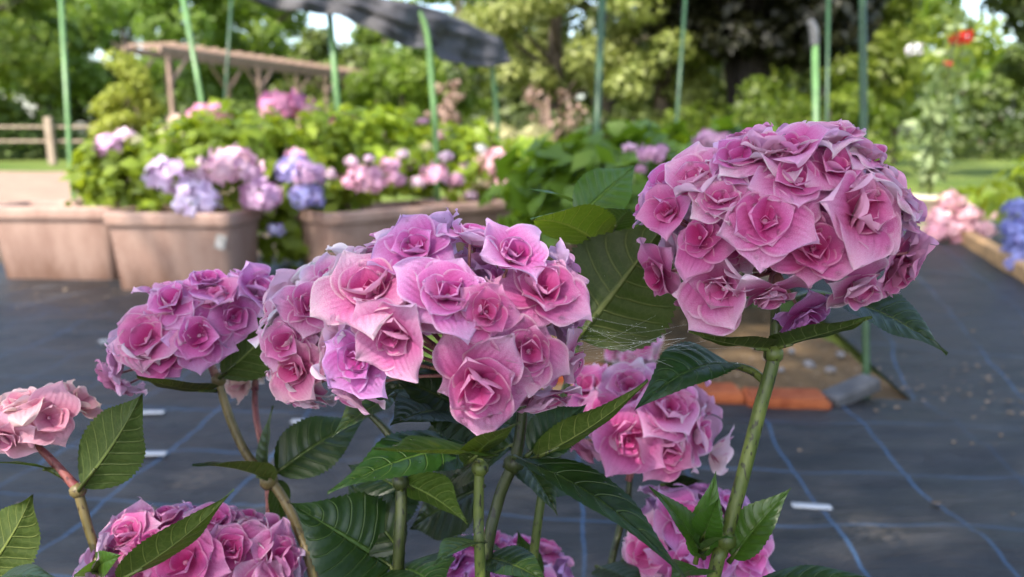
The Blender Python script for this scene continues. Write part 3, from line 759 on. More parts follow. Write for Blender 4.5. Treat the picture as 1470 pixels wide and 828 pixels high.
# ------------------------------------------------------------------ ground
def sheet(name, x0, x1, y0, y1, z, nx, ny, mat, amp=0, mask=None, fx=1.0, fy=2.5, seed=0):
    from mathutils import noise as mn
    mb = MB(); pts, uvs = [], []
    for j in range(ny):
        for i in range(nx):
            x = x0 + (x1 - x0) * i / (nx - 1); y = y0 + (y1 - y0) * j / (ny - 1)
            if mask: x, y = mask(x, y, i / (nx - 1), j / (ny - 1))
            h = 0
            if amp:
                h = amp * (mn.noise(Vector((x * 1.8 * fx + seed, y * 1.8 * fy, 3))) + .55 * mn.noise(Vector((x * 4 * fx, y * 5 * fy, 7 + seed))) + .25 * mn.noise(Vector((x * 11 * fx, y * 14 * fy, 1))) + .7)
                h = max(0.0, h)
            pts.append(Vector((x, y, z + h))); uvs.append((x, y))
    mb.grid(pts, nx, ny, uvs); return mb.build(name, mat)
mbg = MB()
pts = []
S = 400
mbg.grid([Vector((-S + 2 * S * i / 8, -S + 2 * S * j / 8, -.012)) for j in range(9) for i in range(9)], 9, 9, [(0, 0)] * 81)
tag(mbg.build('ground', LAWN), kind='structure')
tag(sheet('dirt_path', -14, -2.6, 5.6, 14.2, -.006, 20, 20, DIRT, 0, lambda x, y, a, b: (x, y + .25 * math.sin(x * 1.7))), kind='structure')
tag(sheet('soil_bed', -3.4, 1.9, 3.5, 7.2, -.010, 60, 50, SOIL_DARK, .01, None, 1, 1, 5), kind='structure')
tag(sheet('soil_strip', .05, 1.02, 1.80, 2.9, 0.004, 40, 50, SOIL, .022, None, 2, 1, 9), kind='structure')
FAB = fabric_mat('weed_fabric', R(-4), .215, .235, .05, .02)
FAB2 = fabric_mat('path_fabric', R(-20), .26, .5, .05, .1)
tag(sheet('weed_fabric', -4.5, 2.6, -1.2, 1.84, 0.010, 170, 130, FAB, .021, lambda x, y, a, b: (x, y + (.98 * b * b * max(0, min(1, (-.25 - x) * 3)))), .7, 2.2), kind='structure')
tag(sheet('fabric_strip', -5, .1, 2.62, 3.95, 0.014, 90, 40, FAB2, .006, None, .5, 2), kind='structure')
tag(sheet('fabric_path', 0.98, 2.6, 1.72, 6.4, 0.016, 70, 120, FAB2, .008, lambda x, y, a, b: (x + .42 * (y - 1.7) * (.55 + .75 * a) * .62, y), 1, 1.2, 4), kind='structure')

# scattered litter nobody could count
mb = MB(); rnd = random.Random(9); LIT = plain('dry_leaf_litter', (.20, .145, .10), .8, .65, 22)
for k in range(520):
    r = rnd.random()
    if r < .45: x, y = rnd.uniform(.8, 2.1), rnd.gauss(1.85, .13)
    elif r < .6: x, y = rnd.uniform(-2.2, 2), rnd.uniform(1.0, 2.8)
    elif r < .8: x, y = rnd.uniform(-2.2, -.6), rnd.uniform(2.7, 3.3)
    else: x, y = rnd.uniform(.05, 1.0), rnd.uniform(1.8, 3.0)
    s = rnd.uniform(.003, .010) * (1.5 if rnd.random() < .1 else 1); a = rnd.uniform(0, 6.28)
    z = .032 + (.01 if .05 < x < 1 and y > 1.8 else 0)
    mb.box((x, y, z), (s, s * rnd.uniform(.4, 1), s * .25), Matrix.Rotation(a, 3, 'Z') @ Matrix.Rotation(rnd.uniform(-.5, .5), 3, 'X'))
tag(mb.build('leaf_litter', LIT), 'dry leaf bits and grit scattered over the fabric and soil', 'litter', kind='stuff')

# gravel stones in the bed
GS = 'stones lying on the soil strip'
st = MB(); rnd = random.Random(2)
def stone_mesh(seed):
    m = MB(); m.blob((0, 0, 0), 1, n=10); r = random.Random(seed)
    for v in m.v:
        f = 1 + .35 * mnoise.noise(v * 1.3 + Vector((seed, 0, 0))); v *= f; v.z *= .6
    return m.mesh('stone', STONE)
sm = [stone_mesh(i * 3.7) for i in range(3)]
for k, (u, v, s) in enumerate(((1085, 512, .018), (1135, 520, .014), (1160, 540, .02), (1190, 548, .016), (1120, 548, .012), (1205, 525, .015), (1100, 530, .012))):
    o = link('stone', sm[k % 3]); g = ground_at(u, v); o.location = (g.x, g.y, .035); o.scale = (s, s * .8, s); o.rotation_euler = (0, 0, k)
    tag(o, 'small grey stone lying on the brown soil behind the orange bricks', 'stone', GS)

# bricks
def brick():
    m = MB(); m.box((0, 0, 0), (.195, .095, .05), bev=.009, jit=.003); return m.mesh('brick', BRICK, smooth=False)
bm_ = brick(); GB = 'orange bricks edging the soil strip'
for (u, v, rz, lab) in ((838, 546, 8, 'orange brick showing just beside the wet middle flower head'), (1015, 578, 3, 'orange brick to the left of the tall stem, partly behind deep pink petals'),
                        (1137, 586, -3, 'orange brick at the open end of the edging row, next to the dark slab')):
    g = ground_at(u, v + 8, .02); o = link('brick', bm_); o.location = (g.x, g.y + .05, .030); o.rotation_euler = (R(2), R(1), R(rz)); tag(o, lab, 'brick', GB)
m = MB(); g = ground_at(1232, 588, .02); m.box((g.x, g.y + .05, .05), (.15, .06, .035), Matrix.Rotation(R(24), 3, 'Z') @ Matrix.Rotation(R(-12), 3, 'Y'), .006)
tag(m.build('stone_slab', SLATE, None, False), 'dark grey slab piece lying at the end of the orange bricks', 'slab')

# white plastic pegs pressed on the fabric
GP = 'white plastic strips pinned on the weed fabric'
for (u, v, rz, ln, lab) in ((213, 655, 2, .075, 'white plastic strip on the fabric beside the pale brown stalk, the nearest in a pair'), (215, 595, 2, .07, 'white plastic strip on the fabric below the lilac flower head, the farther in a pair'),
                        (1165, 731, -8, .068, 'white plastic strip on the fabric right of the bright green shoots'), (795, 690, 0, .085, 'white plastic strip on the fabric under the middle stems'),
                        (165, 492, 0, .10, 'white plastic strip on the fabric left of the lilac flower head'), (440, 608, 0, .07, 'white plastic strip on the fabric under the whitish pink head')):
    g = ground_at(u, v, .02); m = MB(); m.box((0, 0, 0), (ln, .017, .004), bev=.0015); m.tube([(-ln * .4, 0, .002), (-ln * .4, 0, -.05)], .002, 6, smooth=0); m.tube([(ln * .4, 0, .002), (ln * .4, 0, -.05)], .002, 6, smooth=0)
    o = m.build('fabric_peg', PLASTIC_W); o.location = (g.x, g.y, .026); o.rotation_euler = (0, 0, R(rz)); tag(o, lab, 'peg', GP)

# ------------------------------------------------------------------ planters
def planter_mesh(lx=.64, ly=.34, h=.31):
    mb = MB(); n = 40
    def ring(sx, sy, z, p=9.0):
        out = []
        for k in range(n):
            a = 2 * PI * k / n; c, s = math.cos(a), math.sin(a)
            out.append(Vector((sx / 2 * math.copysign(abs(c) ** (2 / p), c), sy / 2 * math.copysign(abs(s) ** (2 / p), s), z)))
        return out
    prof = [(.80, .0), (.83, .008), (.925, h * .80), (.93, h * .815), (.985, h * .83), (1.0, h * .86), (1.0, h * .97), (.985, h), (.93, h), (.90, h * .97), (.87, h * .80)]
    pts = []
    for sc, z in prof: pts += ring(lx - (1 - sc) * .40, ly - (1 - sc) * .40, z)
    fs = []
    for j in range(len(prof) - 1):
        for k in range(n): fs.append((j * n + k, j * n + (k + 1) % n, (j + 1) * n + (k + 1) % n, (j + 1) * n + k))
    fs.append(tuple(range(n - 1, -1, -1)))
    mb.poly(pts, fs)
    m = len(prof) - 1
    mb.poly([p.copy() for p in pts[m * n:]], [tuple(range(n))], 1)
    return mb.mesh('planter', [TERRA, SOIL])
pm = planter_mesh()
GPL = 'terracotta coloured plastic planters in a row'
PLT = []
for (x, y, rz, sc, lab) in ((-2.08, 3.63, -3, (.93, 1.0, 1.12), 'terracotta planter at the left side, standing behind the stickered one'),
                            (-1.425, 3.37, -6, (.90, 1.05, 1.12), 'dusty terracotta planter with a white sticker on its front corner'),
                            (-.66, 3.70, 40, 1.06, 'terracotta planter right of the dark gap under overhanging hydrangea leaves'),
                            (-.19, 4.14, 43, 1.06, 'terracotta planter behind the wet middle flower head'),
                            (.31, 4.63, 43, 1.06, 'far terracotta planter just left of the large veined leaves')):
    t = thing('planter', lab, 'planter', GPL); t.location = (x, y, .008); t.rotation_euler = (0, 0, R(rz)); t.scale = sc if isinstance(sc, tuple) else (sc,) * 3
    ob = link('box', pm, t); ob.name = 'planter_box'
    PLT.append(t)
m = MB(); m.box((.262, -.160, .205), (.045, .002, .052), Matrix.Rotation(R(-8), 3, 'X') @ Matrix.Rotation(R(12), 3, 'Y'), 0, jit=.004)
m.build('sticker', plain('worn_sticker', (.33, .31, .29), .6, .4, 40), PLT[1], False)

# ------------------------------------------------------------------ garden hydrangeas behind
def leaves_np(C, N, size, rng, up=.5, ratio=.62, fold=.25):
    "C (n,3) centres, N preferred normals: a folded six-point leaf as two quads"
    n = len(C)
    nn = N + rng.normal(0, .55, (n, 3)); nn[:, 2] += up; nn /= np.linalg.norm(nn, axis=1)[:, None]
    t = rng.normal(0, 1, (n, 3)); t -= nn * (t * nn).sum(1)[:, None]; t /= np.linalg.norm(t, axis=1)[:, None]
    s = np.cross(nn, t); L = (size * rng.uniform(.65, 1.25, n))[:, None]; Wd = L * ratio * .5
    base = C - t * L * .5; tip = C + t * L * .5 - nn * L * .12
    m1 = C + nn * L * .03; l = C + s * Wd + nn * Wd * fold; r = C - s * Wd + nn * Wd * fold
    q1 = np.stack([base, r, tip, m1], 1); q2 = np.stack([base, m1, tip, l], 1)
    return np.concatenate([q1, q2], 1).reshape(n, 8, 3)
def leaf_mesh_np(name, A, mat):
    n = len(A); me = bpy.data.meshes.new(name)
    # share the midrib: base, r, tip, mid, l -> 5 verts
    V = A[:, [0, 1, 2, 3, 7], :].reshape(-1, 3)
    me.vertices.add(len(V)); me.vertices.foreach_set('co', V.astype(np.float32).ravel())
    idx = np.array([0, 1, 3, 1, 2, 3, 0, 3, 4, 3, 2, 4]); L = (np.arange(n)[:, None] * 5 + idx[None]).ravel().astype(np.int32)
    me.loops.add(len(L)); me.loops.foreach_set('vertex_index', L)
    me.polygons.add(n * 4); me.polygons.foreach_set('loop_start', np.arange(0, n * 12, 3, dtype=np.int32))
    me.materials.append(mat); me.update(calc_edges=True); me.validate(); return me

def far_head(parent, pos, r, col, flat=.8, n=52, seed=0, name='flower_head', label=None):
    rnd = random.Random(seed * 7 + 1); mb = MB(); C = Vector(pos)
    for i in range(n):
        y = 1 - 2 * (i + .5) / n; ph = i * 2.39996; s = math.sqrt(1 - y * y); q = Vector((s * math.cos(ph), s * math.sin(ph), y))
        if q.z < -.65: continue
        q = (q + Vector((rnd.gauss(0, .13), rnd.gauss(0, .13), rnd.gauss(0, .13)))).normalized(); qn = (q + Vector((rnd.gauss(0, .4), rnd.gauss(0, .4), rnd.gauss(0, .4)))).normalized()
        p = C + Vector((q.x * r, q.y * r, q.z * r * flat)) * rnd.uniform(.74, 1.1)
        M = qn.to_track_quat('Z', 'Y').to_matrix() @ Matrix.Rotation(rnd.uniform(0, 6), 3, 'Z')
        k = r * rnd.uniform(.28, .40)
        for a in range(4):
            Ma = M @ Matrix.Rotation(a * PI / 2, 3, 'Z')
            cp = [(0, 0, 0), (.45, -.42, .1), (1, -.3, .02), (1.08, .1, 0), (.95, .35, .06), (.4, .42, .1)]
            mb.poly([p + Ma @ Vector(c) * k for c in cp], [(0, 1, 2, 3, 4, 5)])
    o = mb.build(name, FAR_PETAL, parent, False); o.color = (*col, 1)
    if label: o['label'] = label
    return o

def shrub(name, label, cat, group, c, rad, nleaf, size, mat, tint=(1, 1, 1), seed=0, heads=(), stems=7, z0=.25, ratio=.62, stem_mat_=None, low=False, hd=.16):
    rng = np.random.default_rng(seed); t = thing(name, label, cat, group)
    c = np.array(c); rad = np.array(rad)
    d = rng.normal(0, 1, (nleaf, 3)); d /= np.linalg.norm(d, axis=1)[:, None]
    if not low: d[:, 2] = np.where(d[:, 2] < -.5, -d[:, 2], d[:, 2])
    rr = rng.uniform(.25, 1.0, nleaf) ** .45
    lump = 1 + .26 * np.sin(d[:, 0] * 7 + seed) * np.sin(d[:, 1] * 6 + 2) + .1 * np.sin(d[:, 2] * 9)
    C = c + d * rad * (rr * lump)[:, None]
    me = leaf_mesh_np('foliage', leaves_np(C, d, size, rng, .55, ratio), mat); o = link('foliage', me, t); o.color = (*tint, 1)
    mb = MB(); r = random.Random(seed)
    for k in range(stems):
        a = r.uniform(0, 6.28); q = r.uniform(.2, .8)
        b = Vector((c[0] + .25 * rad[0] * math.cos(a), c[1] + .25 * rad[1] * math.sin(a), z0))
        e = Vector((c[0] + q * rad[0] * math.cos(a), c[1] + q * rad[1] * math.sin(a), c[2] + rad[2] * .5))
        mb.tube([b, b.lerp(e, .5) + Vector((0, 0, .05)), e], [.007, .006, .004], 6, smooth=4)
    mb.build('stems', stem_mat_ or STEM_DARK, t)
    for k, h in enumerate(heads):
        (u, v, dd, rp, col) = h[:5]; dd -= hd if v > 185 else 0
        rp *= .9; col = tuple(.85 * q + .15 * .85 for q in col)
        far_head(t, P(u, v, dd), rp * dd / F, col, h[5] if len(h) > 5 else .8, seed=seed * 10 + k)
    return t
fp = (.86, .42, .58); fl = (.72, .55, .80); fv = (.42, .36, .78); fw = (.86, .62, .72); fc = (.72, .66, .30); fhot = (.82, .24, .48); fsal = (.88, .48, .52); fb = (.20, .23, .62)
GH = 'garden hydrangeas growing in the row of planters'
shrub('hydrangea_shrub', 'hydrangea shrub at the left end of the row with cream and pink blooms', 'shrub', GH, (-1.78, 3.76, .44), (.32, .28, .20), 1140, .09, FOL_HYD, (.8, .8, .8), 1,
      ((158, 212, 3.75, 24, (.84, .40, .68)), (180, 197, 3.9, 18, fw), (200, 206, 3.8, 16, fc), (232, 200, 3.9, 15, fc), (255, 172, 4.0, 14, (.80, .58, .42), .6), (240, 207, 3.8, 12, (.8, .55, .5))))
shrub('hydrangea_shrub', 'hydrangea shrub hung with the large lilac blooms over the stickered planter', 'shrub', GH, (-1.34, 3.68, .49), (.42, .32, .27), 1230, .09, FOL_HYD, (1, 1, 1), 2,
      ((244, 254, 3.42, 36, (.80, .58, .80)), (288, 248, 3.5, 26, (.82, .56, .74)), (334, 240, 3.45, 38, (.88, .52, .64)), (284, 288, 3.4, 32, (.74, .60, .84)), (303, 163, 3.9, 27, fhot, .5), (280, 165, 3.9, 15, fhot, .5), (330, 180, 3.9, 15, fc, .6)))
shrub('hydrangea_shrub', 'hydrangea shrub drooping low through the gap, with violet blooms', 'shrub', GH, (-.98, 3.84, .36), (.28, .30, .38), 1200, .10, FOL_HYD, (.85, .85, .85), 3,
      ((376, 281, 3.5, 31, (.82, .48, .72)), (424, 244, 3.55, 28, (.46, .38, .76)), (445, 250, 3.5, 24, (.82, .46, .68)), (440, 282, 3.5, 25, (.48, .42, .80)), (396, 330, 3.6, 13, (.45, .42, .70)), (425, 226, 3.6, 16, fp)), z0=.02, low=True)
shrub('hydrangea_shrub', 'bright leafy hydrangea shrub topped by flat hot pink blooms', 'shrub', GH, (-.82, 4.12, .50), (.40, .36, .29), 1350, .09, FOL_HYD, (1.1, 1.1, 1), 4,
      ((410, 152, 4.2, 36, fhot, .45), (440, 158, 4.2, 18, fsal, .5), (485, 173, 4.1, 26, fhot, .4), (525, 258, 3.8, 27, fp), (498, 262, 3.8, 14, fp), (560, 238, 3.9, 16, fp), (566, 258, 3.9, 15, fp), (472, 250, 3.75, 11, fw), (505, 232, 3.8, 10, fw), (455, 200, 3.9, 10, fc), (385, 205, 3.9, 11, fw), (530, 228, 3.8, 8, fw)))
shrub('hydrangea_shrub', 'hydrangea shrub dotted with small pale pink blooms above the middle planter', 'shrub', GH, (-.36, 4.52, .45), (.42, .36, .25), 1350, .09, FOL_HYD, (1.05, 1.05, 1), 5,
      ((625, 250, 4.0, 20, fp), (588, 236, 4.1, 12, fw), (560, 205, 4.2, 10, fw), (605, 175, 4.5, 10, fp, .5), (545, 195, 4.2, 9, fw), (632, 194, 4.4, 8, fp), (600, 262, 4.0, 12, fw), (578, 222, 4.0, 9, fw), (640, 225, 4.1, 11, fw), (655, 258, 4.1, 13, fp), (612, 212, 4.1, 9, fc)))
shrub('hydrangea_shrub', 'hydrangea shrub at the right end of the row with faded pink blooms', 'shrub', GH, (.12, 4.98, .40), (.40, .36, .22), 1230, .09, FOL_HYD, (.95, 1, .95), 6,
      ((712, 236, 4.4, 27, fsal), (690, 215, 4.5, 12, (.8, .8, .84)), (722, 266, 4.4, 19, fsal), (690, 262, 4.4, 14, fc), (742, 288, 4.4, 16, (.85, .55, .55)), (738, 246, 4.5, 12, fsal), (668, 240, 4.4, 11, fw), (675, 280, 4.35, 10, fw), (700, 290, 4.35, 12, fsal)))
GM = 'leafy hydrangeas in the shade behind the big heads'
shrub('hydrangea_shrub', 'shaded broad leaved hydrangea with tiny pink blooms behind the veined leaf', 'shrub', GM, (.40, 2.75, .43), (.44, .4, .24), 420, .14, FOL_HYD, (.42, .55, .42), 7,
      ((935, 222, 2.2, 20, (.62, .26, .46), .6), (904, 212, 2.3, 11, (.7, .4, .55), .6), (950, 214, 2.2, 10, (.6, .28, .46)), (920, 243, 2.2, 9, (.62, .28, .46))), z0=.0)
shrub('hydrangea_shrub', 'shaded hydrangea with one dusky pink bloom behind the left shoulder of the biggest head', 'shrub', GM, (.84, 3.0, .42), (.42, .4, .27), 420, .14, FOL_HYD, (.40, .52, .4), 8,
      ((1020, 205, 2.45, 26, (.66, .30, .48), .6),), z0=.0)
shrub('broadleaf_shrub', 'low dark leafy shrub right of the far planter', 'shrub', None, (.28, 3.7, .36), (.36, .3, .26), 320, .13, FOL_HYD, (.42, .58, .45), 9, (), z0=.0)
GR = 'hydrangeas along the path on the right'
shrub('hydrangea_shrub', 'clump of rose pink hydrangea blooms beside the cream pot', 'shrub', GR, (3.08, 5.3, .15), (.30, .25, .15), 160, .09, FOL_HYD, (.9, .9, .8), 10,
      ((1366, 291, 5.0, 20, fsal), (1348, 312, 5.0, 18, fsal), (1388, 310, 5.0, 20, fsal), (1365, 330, 4.9, 20, fsal), (1392, 336, 4.9, 18, fsal), (1342, 335, 4.9, 17, (.8, .36, .46)), (1414, 330, 4.9, 16, fsal), (1420, 308, 5.1, 14, (.86, .55, .5), .5), (1378, 345, 4.9, 15, (.8, .36, .46))), z0=.0)
shrub('hydrangea_shrub', 'hydrangea with blue blooms and yellow green leaves cut by the right side', 'shrub', GR, (3.02, 4.35, .32), (.34, .34, .26), 240, .10, FOL_HYD, (1.15, 1.1, .9), 11,
      ((1462, 300, 4.0, 20, fb), (1456, 330, 3.9, 19, fb), (1468, 352, 3.85, 24, fb), (1460, 380, 3.8, 16, (.25, .25, .6)), (1490, 320, 3.9, 26, fb)), z0=.0)

# ------------------------------------------------------------------ poles and hoops
GPO = 'green garden poles standing among the hydrangeas'
def pole(pts, r, lab, mat=POLE, capw=False, name='garden_pole'):
    q = [P(*p) for p in pts]
    e = q[-1]; foot = Vector((e.x + (e.x - q[-2].x) * .05, e.y, -.05))
    mb = MB(); 
    for i, p in enumerate(q[:-1]): pass
    mb.tube(q + [foot], r, 10, smooth=5 if len(q) > 2 else 0)
    t = thing(name, lab, 'pole', GPO); mb.build('shaft', mat, t)
    if capw:
        m = MB(); c = q[0]; m.tube([c - Vector((0, 0, .02)), c + Vector((-.01, 0, .05)), c + Vector((-.03, 0, .09))], [r * 1.2, r * 1.35, r * 1.0], 10, smooth=4); m.build('end_cap', plain('grey_cap', (.11, .11, .115), .5, .2, 20), t)
    return t
pole([(84, -60, 4.6), (102, 250, 4.6)], .014, 'slim green pole in front of the left fence post')
pole([(252, -60, 4.3), (298, 190, 4.3)], .014, 'leaning green pole crossing the near end of the pergola', POLE)
pole([(336, -60, 5.4), (322, 160, 5.4)], .010, 'thin dark pole behind the pergola braces side of the shrubs', POLE_DARK)
pole([(466, -60, 3.9), (486, 165, 3.9)], .016, 'pale green pole in front of the light grey end of the shade net')
pole([(586, 8, 4.1), (604, 22, 4.1), (614, 55, 4.1), (619, 110, 4.1), (625, 200, 4.1)], .016, 'green hoop pole bending at its top under the shade net')
pole([(704, 74, 4.9), (708, 110, 4.9), (714, 190, 4.9)], .015, 'green pole ending at the drooping tip of the shade net')
pole([(867, -60, 3.1), (853, 270, 3.1)], .014, 'dark green pole rising behind the large veined leaves', POLE_DARK)
pole([(988, -60, 4.5), (968, 220, 4.5)], .010, 'thin dim pole left of the blackish tree', POLE_DARK)
pole([(1170, 60, 3.4), (1172, 240, 3.4)], .015, 'short green pole with a white top', POLE, True)
pole([(1190, -60, 5.5), (1186, 240, 5.5)], .012, 'thin dark pole close behind the white topped pole', POLE_DARK)
pole([(1238, -60, 2.0), (1240, 300, 2.0), (1244, 560, 2.0)], .0095, 'dark green pole rising straight out of the biggest flower head', POLE_DARK)

# shade net bundled over the hoops
def net():
    "a long sheet thrown over a line: crumpled ridge on top, uneven flap hanging on the near side"
    path = [(230, -95, 3.5), (340, -56, 3.65), (430, -24, 3.8), (515, -10, 3.95), (600, 8, 4.1), (655, 26, 4.5), (706, 54, 4.9)]
    drop = [.20, .20, .18, .20, .30, .33, .19]
    pts, dr = catmull([P(*p) for p in path], drop, 16)
    n = 46; mb = MB(); out = []
    for i, (p, dd) in enumerate(zip(pts, dr)):
        t = (pts[min(i + 1, len(pts) - 1)] - pts[max(i - 1, 0)]).normalized(); s = t.cross(Vector((0, 0, 1))).normalized()
        if s.y > 0: s = -s
        hang = dd * (1 + .22 * mnoise.noise(Vector((i * .07, 2, 0))))
        for k in range(n):
            q = -1 + 2 * k / (n - 1)          # far flap .. ridge .. near flap
            a = abs(q); back = .75 if q < 0 else 1
            sx = math.copysign(.085 * (1 - math.exp(-3.2 * a)) * 1.25, q); z = -hang * back * max(0, a - .10) ** 1.25
            fold = mnoise.noise(Vector((i * .035, q * 1.4, 1))) * .13 * a + mnoise.noise(Vector((i * .05, q * 5, 4))) * .06 * a + mnoise.noise(Vector((i * .12, q * 9, 9))) * .010
            pin = 1 - .5 * math.exp(-((i - 64) / 5) ** 2) - .35 * math.exp(-((i - 40) / 4) ** 2)
            sx *= pin; z *= .55 + .45 * pin; fold += .05 * a * math.sin(i * .55 + 4 * q) * (1 - .5 * pin)
            curl = .05 * max(0, a - .7) / .3
            out.append(p + s * (sx + fold - math.copysign(curl, q)) + Vector((0, 0, z + .4 * mnoise.noise(Vector((i * .06, q * 3, 7))) * .05)))
    mb.grid(out, n, len(pts), [(0, 0)] * len(out))
    k = len(mb.v)
    return mb
no = tag(net().build('shade_net', NET), 'crumpled dark grey shade net draped over the hoop poles', 'shade net')
sol = no.modifiers.new('thickness', 'SOLIDIFY'); sol.thickness = .004

# ------------------------------------------------------------------ pergola and fence
T = thing('pergola', 'weathered wooden pergola with diagonal braces beyond the hydrangeas', 'pergola')
A0, A1 = Vector((-8.1, 18.0, 0)), Vector((-5.0, 27.0, 0)); ax = (A1 - A0).normalized(); px_ = Vector((ax.y, -ax.x, 0))
def beamrot(d): return d.to_track_quat('X', 'Z').to_matrix()
Ln = (A1 - A0).length; zt = 2.48
for s in (-.5, .5):
    m = MB(); m.box((A0 + A1) / 2 + px_ * s + Vector((0, 0, zt)), (Ln + .5, .08, .14), beamrot(ax), .01); m.build('beam', TIMBER, T, False)
    for k in range(4):
        b = A0.lerp(A1, k / 3) + px_ * s
        m = MB(); m.box(b + Vector((0, 0, zt / 2 - .06)), (.085, .085, zt - .1), beamrot(ax), .008); m.build('post', TIMBER, T, False)
        for q in (-1, 1):
            if (k == 0 and q < 0) or (k == 3 and q > 0): continue
            m = MB(); a = b + Vector((0, 0, zt - .75)); e = b + ax * (.62 * q) + Vector((0, 0, zt - .1)); m.tube([a, e], .035, 6, smooth=0); m.build('brace', TIMBER, T, False)
for k in range(22):
    m = MB(); c = A0.lerp(A1, (k + .2) / 21.4) + Vector((0, 0, zt + .135)); m.box(c, (1.4, .045, .075), beamrot(px_), .005); m.build('rafter', TIMBER, T, False)
T = thing('fence', 'post and rail wooden fence at the edge of the lawn on the left', 'fence')
fy = 16.8
for x in (-12.5, -9.85, -8.55, -7.0):
    m = MB(); m.box((x, fy, .5), (.15, .12, 1.0), None, .015); m.build('post', FENCE, T, False)
for z in (.80, .50):
    m = MB(); m.box((-9.7, fy - .03 + .14, z), (6.4, .035, .05), None, .01); m.build('rail', FENCE, T, False)

# ------------------------------------------------------------------ trees
GT = 'trees at the back of the garden'
def tree(name, label, x, y, z0, z1, rx, nl, size, mat, tint=(1, 1, 1), seed=0, trunk=.12, bark=None, cone=0, clumps=26, group=GT, cat='tree', ry=None, gap=.9, ratio=.62):
    rng = np.random.default_rng(seed + 50); rnd = random.Random(seed)
    t = thing(name, label, cat, group)
    zc = (z0 + z1) / 2; rz = (z1 - z0) / 2; ry = ry or rx
    d = rng.normal(0, 1, (clumps, 3)); d /= np.linalg.norm(d, axis=1)[:, None]
    q = d * (rng.uniform(.35, 1, clumps) ** .5)[:, None]
    if cone:
        k = 1 - cone * (q[:, 2] + 1) / 2; q[:, 0] *= k; q[:, 1] *= k
    cc = q * np.array([rx, ry, rz]) + np.array([x, y, zc])
    cr = rng.uniform(.26, .46, clumps) * rx * gap
    which = rng.integers(0, clumps, nl); e = rng.normal(0, 1, (nl, 3)); e /= np.linalg.norm(e, axis=1)[:, None]
    C = cc[which] + e * (cr[which] * rng.uniform(.3, 1.05, nl) ** .5)[:, None] * np.array([1, 1, .72])
    me = leaf_mesh_np('crown', leaves_np(C, e, size, rng, .45, ratio), mat); o = link('crown', me, t); o.color = (*tint, 1)
    mb = MB(); top = Vector((x, y, z0 + (z1 - z0) * .75))
    mb.tube([(x, y, -.1), (x + rnd.uniform(-.1, .1), y, z0 + .3 * (z1 - z0)), top], [trunk * 1.3, trunk, trunk * .25], 10, smooth=5)
    for k in range(min(9, clumps)):
        c = Vector(cc[k]); b = Vector((x, y, max(z0 * .8, min(c.z - .2, top.z - .3)) * .8)); 
        mb.tube([b, b.lerp(c, .5) + Vector((0, 0, -.1 * rx * .3)), c], [trunk * .4, trunk * .25, trunk * .08], 6, smooth=4)
    mb.build('trunk', bark or BARK, t); return t
def at(u, d): return (u - CX) / F * d
